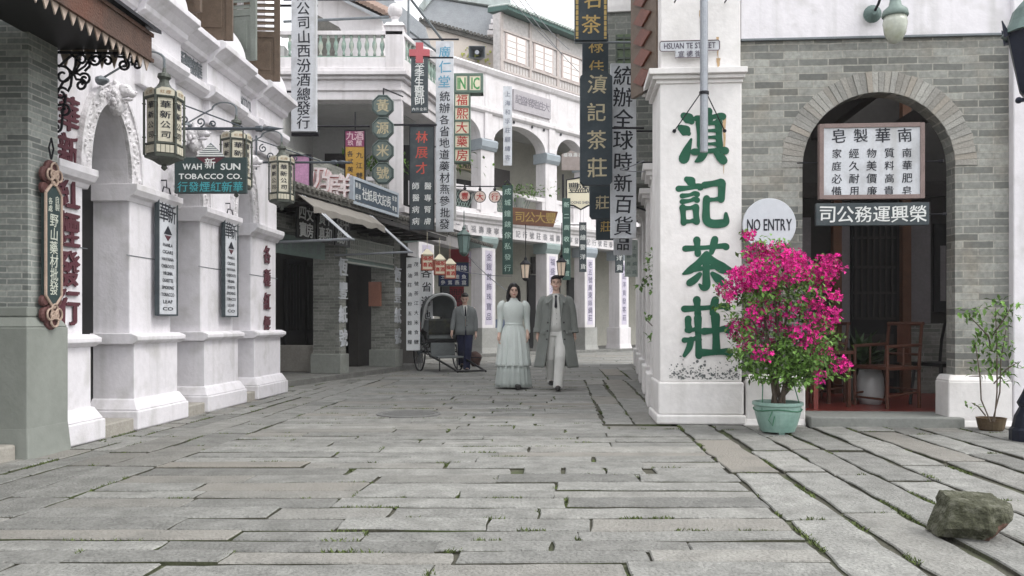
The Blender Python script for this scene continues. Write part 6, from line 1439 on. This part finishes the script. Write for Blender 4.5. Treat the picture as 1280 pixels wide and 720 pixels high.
for sd in (-1, 1):
    s_ = MB(); s_.tube([(sd * .12, .012, 1.44), (sd * .195, .012, 1.425), (sd * .232, .018, 1.33), (sd * .262, .036, 1.14), (sd * .278, .012, .98), (sd * .286, -.004, .905)], [.060, .082, .080, .070, .066, .068], 14); s_ = s_.build('sleeve', coat, co_, smooth=True, subsurf=1)
    MB().tube([(sd * .281, .008, .965), (sd * .286, -.004, .90)], [.073, .074], 14).build('cuff', coat, s_)
    l_ = MB(); l_.add([(sd * .055, -.088, 1.485), (sd * .150, -.120, 1.40), (sd * .155, -.150, 1.36), (sd * .115, -.155, 1.37), (sd * .090, -.158, 1.13), (sd * .075, -.150, 1.15), (sd * .050, -.10, 1.45)], [(0, 1, 2, 3, 4, 5, 6)] if sd < 0 else [(6, 5, 4, 3, 2, 1, 0)]); l_.build('lapel', coat, co_, solid=.016)
    bt = MB()
    for z, x in ((1.06, .125), (.93, .13), (.80, .138)): bt.lathe([(.014, -.006), (.014, .006)], (sd * x, -.152 - (1.06 - z) * .12, z), 10, 'y')
    bt.build('coat_button', mat('button_dark', (.02, .02, .02), .4), co_)
    p_ = MB(); p_.add([(sd * .17, -.160, .93), (sd * .24, -.10, .95), (sd * .24, -.105, .90), (sd * .17, -.166, .88)], [(0, 1, 2, 3)] if sd < 0 else [(3, 2, 1, 0)]); p_.build('pocket_flap', coat, co_, solid=.014)
h = MB(); h.M = RM
h.ball((0, .022, .062), (.083, .092, .080), 18, 12); h.ball((0, .05, .0), (.075, .060, .07), 14, 8)
h.tube([(-.065, -.05, .085), (-.02, -.080, .108), (.03, -.082, .110), (.068, -.05, .085)], [.024, .032, .034, .026], 8)
for sx in (-1, 1): h.tube([(sx * .073, -.03, .06), (sx * .078, -.012, .01)], [.018, .008], 6)
h.build('hair', hair_m, mn, remesh=.010, smoothit=2)
for sd in (-1, 1):
    a = Vector(legs_m[sd][2]); s_ = MB(); s_.loft([[a + V3(x * w, y, z - .062 + h_ * zz) for x, zz in ((-1, -.4), (-1, .5), (-.5, 1), (.5, 1), (1, .5), (1, -.4))] for y, w, z, h_ in ((.085, .030, .0, .05), (.0, .046, .0, .07), (-.09, .050, -.002, .055), (-.17, .047, -.006, .040), (-.215, .026, -.012, .022))]); s_.build('shoe', MATS['shoe_dark'], mn, smooth=False, subsurf=1)

# the man in the grey jacket by the rickshaw
GL_ = ground(581, 464.5)
legs_g = {-1: [(-.085, 0, .88), (-.06, .05, .47), (-.045, .24, .17)], 1: [(.085, 0, .88), (.05, -.16, .49), (.02, -.17, .10)]}
arms_g = {-1: [(-.18, .01, 1.36), (-.25, .03, 1.08), (-.29, -.08, .86)], 1: [(.18, .01, 1.36), (.235, .03, 1.08), (.235, -.02, .83)]}
gm, RG = body('person', 'man in grey jacket and navy trousers looking down beside the rickshaw', GL_, R(10), 1.70, arms_g, legs_g, (22, -6), .18)
jk = mat('jacket_grey', lin(120, 124, 124), .9, .1, 12, .15, 60); navy = mat('trousers_navy', lin(34, 38, 62), .85, .15, 10)
trousers(gm, legs_g, navy, .92, .15)
c = MB(); c.loft([ring(z, a, b, 0, .0, 48, .012, 5, .6, g_, 2 * pi - g_, False) for z, a, b, g_ in ((1.43, .08, .07, .5), (1.40, .14, .09, .48), (1.36, .195, .115, .42), (1.25, .205, .138, .20), (1.16, .198, .134, .04), (1.05, .192, .13, .02), (.92, .208, .145, .02), (.80, .215, .152, .10))], closed=False)
cg = c.build('jacket', jk, gm, smooth=True, solid=.016)
for sd in (-1, 1):
    a = [Vector(p) for p in arms_g[sd]]; s_ = MB(); s_.tube([(sd * .11, .01, 1.38), a[0], a[0].lerp(a[1], .5), a[1], a[1].lerp(a[2], .5), a[2] + V3(0, 0, .02)], [.056, .074, .068, .060, .056, .052], 12); s_.build('sleeve', jk, cg, smooth=True, subsurf=1)
    l_ = MB(); l_.add([(sd * .05, -.085, 1.415), (sd * .12, -.13, 1.32), (sd * .06, -.150, 1.20), (sd * .02, -.146, 1.17), (sd * .035, -.12, 1.32)], [(0, 1, 2, 3, 4)] if sd < 0 else [(4, 3, 2, 1, 0)]); l_.build('lapel', jk, cg, solid=.014)
MB().loft([ring(z, a, b, 0, 0, 30) for z, a, b in ((1.14, .16, .118), (1.3, .165, .118), (1.38, .11, .08), (1.44, .062, .056))]).build('shirt', white_s, gm, smooth=True)
b = MB(); b.tube([(0, -.075, 1.41), (0, -.118, 1.33), (0, -.128, 1.2)], [.012, .018, .02], 8); b.build('tie', MATS['tie_dark'], gm)
b = MB()
for q in (1.10, 1.0, .91): b.lathe([(.011, -.005), (.011, .005)], (.03, -.140, q), 8, 'y')
b.build('jacket_button', MATS['button_dark'], cg)
h = MB(); h.M = RG; h.ball((0, .022, .060), (.082, .092, .080), 18, 12); h.ball((0, .05, .0), (.073, .058, .07), 14, 8); h.tube([(-.06, -.05, .09), (0, -.078, .105), (.06, -.05, .09)], [.024, .03, .024], 8); h.build('hair', hair_m, gm, remesh=.010, smoothit=2)
for sd in (-1, 1):
    a = Vector(legs_g[sd][2]); s_ = MB(); s_.loft([[a + V3(x * w, y, z - .065 + h_ * zz) for x, zz in ((-1, -.4), (-1, .5), (-.5, 1), (.5, 1), (1, .5), (1, -.4))] for y, w, z, h_ in ((.085, .030, .0, .05), (.0, .046, .0, .07), (-.09, .050, -.002, .055), (-.17, .047, -.006, .040), (-.215, .026, -.012, .022))]); s_.build('shoe', MATS['shoe_dark'], gm, subsurf=1)
# ---------------------------------------------------------------- the rickshaw
RK = ground(549, 463); rk = thing('rickshaw', 'black two wheeled rickshaw with grey folding hood standing by the white boards', 'rickshaw', RK, R(24))
blk = mat('rickshaw_black', (.014, .014, .015), .4, .2, 8, spec=.5); grey_c = mat('hood_cloth', lin(112, 116, 116), .85, .15, 8); dk_c = mat('seat_cloth', lin(44, 46, 44), .8, .3, 14, stain=lin(84, 80, 60), stain_amt=.5, stain_scale=9)
for sx in (-1, 1):
    wpt = [(sx * .46, .40 * cos(2 * pi * k / 32), .42 + .42 * sin(2 * pi * k / 32)) for k in range(32)]
    w_ = MB().tube(wpt, .018, 6, True).build('wheel', blk, rk); s_ = MB()
    for k in range(14): a = 2 * pi * k / 14; s_.tube([(sx * .46, 0, .42), (sx * .46, .40 * cos(a), .42 + .41 * sin(a))], .005, 4)
    s_.lathe([(.04, -.05), (.04, .05)], (sx * .46, 0, .42), 10, 'x'); s_.build('spoke', iron_grey, w_)
MB().tube([(-.46, 0, .42), (.46, 0, .42)], .02, 8).build('axle', iron, rk)
m = MB(); m.box(-.34, .34, -.20, .30, .62, .70); m.taper((-.34, .34, .24, .32), (-.34, .34, .36, .42), .70, 1.15); m.build('seat_box', blk, rk, bevel=.015)
for sx in (-1, 1): 
    m = MB(); m.extrude([(-.24, .62), (.34, .62), (.42, 1.02), (.22, 1.0), (.0, .90), (-.22, .86)], sx * .36 - .012, sx * .36 + .012); m.build('side_panel', blk, rk, bevel=.006)
m = MB(); m.box(-.32, .32, -.24, .26, .70, .80); m.taper((-.32, .32, .20, .28), (-.32, .32, .30, .38), .80, 1.12); m.build('cushion', grey_c, rk, bevel=.03)
m = MB(); m.loft([[(x, y, z) for x in (-.33, -.11, .11, .33)] for y, z in ((-.25, .80), (-.27, .86), (-.265, 1.10), (-.24, 1.14))], closed=False); m.build('apron', dk_c, rk, solid=.02)
m = MB(); m.box(-.30, .30, -.78, -.22, .30, .34); m.taper((-.28, .28, -.26, -.22), (-.28, .28, -.26, -.22), .34, .62); m.build('footboard', grey_c, rk, bevel=.008)
fr2 = MB()
for sx in (-1, 1): fr2.tube([(sx * .36, .36, .62), (sx * .36, -.1, .56), (sx * .33, -.34, .34), (sx * .32, -.80, .28), (sx * .31, -1.2, .22), (sx * .30, -2.0, .08)], .022, 8); fr2.tube([(sx * .40, .42, .6), (sx * .42, .2, .46), (sx * .42, -.2, .46), (sx * .38, -.34, .36)], .014, 6)
fr2.tube([(-.30, -1.96, .09), (.30, -1.96, .09)], .02, 8); fr2.tube([(-.2, -.6, .30), (-.2, -.62, .02)], .014, 6); fr2.tube([(.2, -.6, .30), (.2, -.62, .02)], .014, 6); fr2.build('shaft', blk, rk)
hood = MB(); rows_ = []
for j in range(9):                       # folding hood: arches fanning from the back over the seat
    t = j / 8; ang = R(2 + 100 * t); rr = .86
    base = Vector((0, .10, .98)); d = Vector((0, cos(R(95) - 0 * ang) , 0)); 
    yb = .44 * cos(ang) - .26 * t * 1.0; zb = .28 + .50 * sin(ang)
    arc = []
    for i in range(13):
        a = pi * i / 12; x = -.37 * cos(a); s_ = min(1, sin(a) ** .38)
        arc.append((x, .12 + yb * s_, .92 + (zb + (.02 if j % 2 else 0)) * s_))
    rows_.append(arc)
hood.loft(rows_, closed=False); hd = hood.build('hood', grey_c, rk, smooth=True, solid=.014)
m = MB(); m.tube(rows_[-1], .030, 6); m.build('hood_rim', mat('hood_trim', lin(178, 180, 180), .7, .1), hd)
m = MB()
for j in (2, 5): m.tube([(x * 1.01, y, z + .006) for x, y, z in rows_[j]], .010, 5)
m.build('hood_bow', blk, hd)
MB().ball((-.40, .30, .95), (.05, .22, .20), 10, 8).build('hood_lining', mat('lining_red', lin(110, 52, 56), .8, .2, 8), hd)
# bundle behind the man in the jacket
bu = thing('cloth_bundle', 'reddish brown cloth bundle on the ground behind the man in the jacket', 'bundle', ground(594, 458))
m = MB(); m.ball((0, 0, .17), (.15, .13, .20), 16, 12); m.v = [v + Vector((v.x, v.y, 0)).normalized() * noise.noise(v * 6) * .05 if v.z > .02 else Vector((v.x, v.y, max(0, v.z))) for v in m.v]; m.build('sack', mat('sack_cloth', lin(88, 70, 66), .9, .25, 10), bu, smooth=True)
MB().tube([(.16 * cos(2 * pi * k / 14), .14 * sin(2 * pi * k / 14), .22) for k in range(14)], .012, 5, True).build('tie_cord', iron, bu)
# ---------------------------------------------------------------- the pale air that washes out the far end of the street
hz = bpy.data.materials.new('haze'); hz.use_nodes = True; hz.node_tree.nodes.clear()
ho = hz.node_tree.nodes.new('ShaderNodeOutputMaterial'); hv = hz.node_tree.nodes.new('ShaderNodeVolumePrincipled')
hv.inputs['Color'].default_value = (.96, .95, .96, 1); hv.inputs['Density'].default_value = .0012; hv.inputs['Anisotropy'].default_value = .3
hz.node_tree.links.new(hv.outputs[0], ho.inputs['Volume'])
tag(MB().box(-60, 60, -12, 70, -1.2, 16).build('haze', hz), kind='stuff')
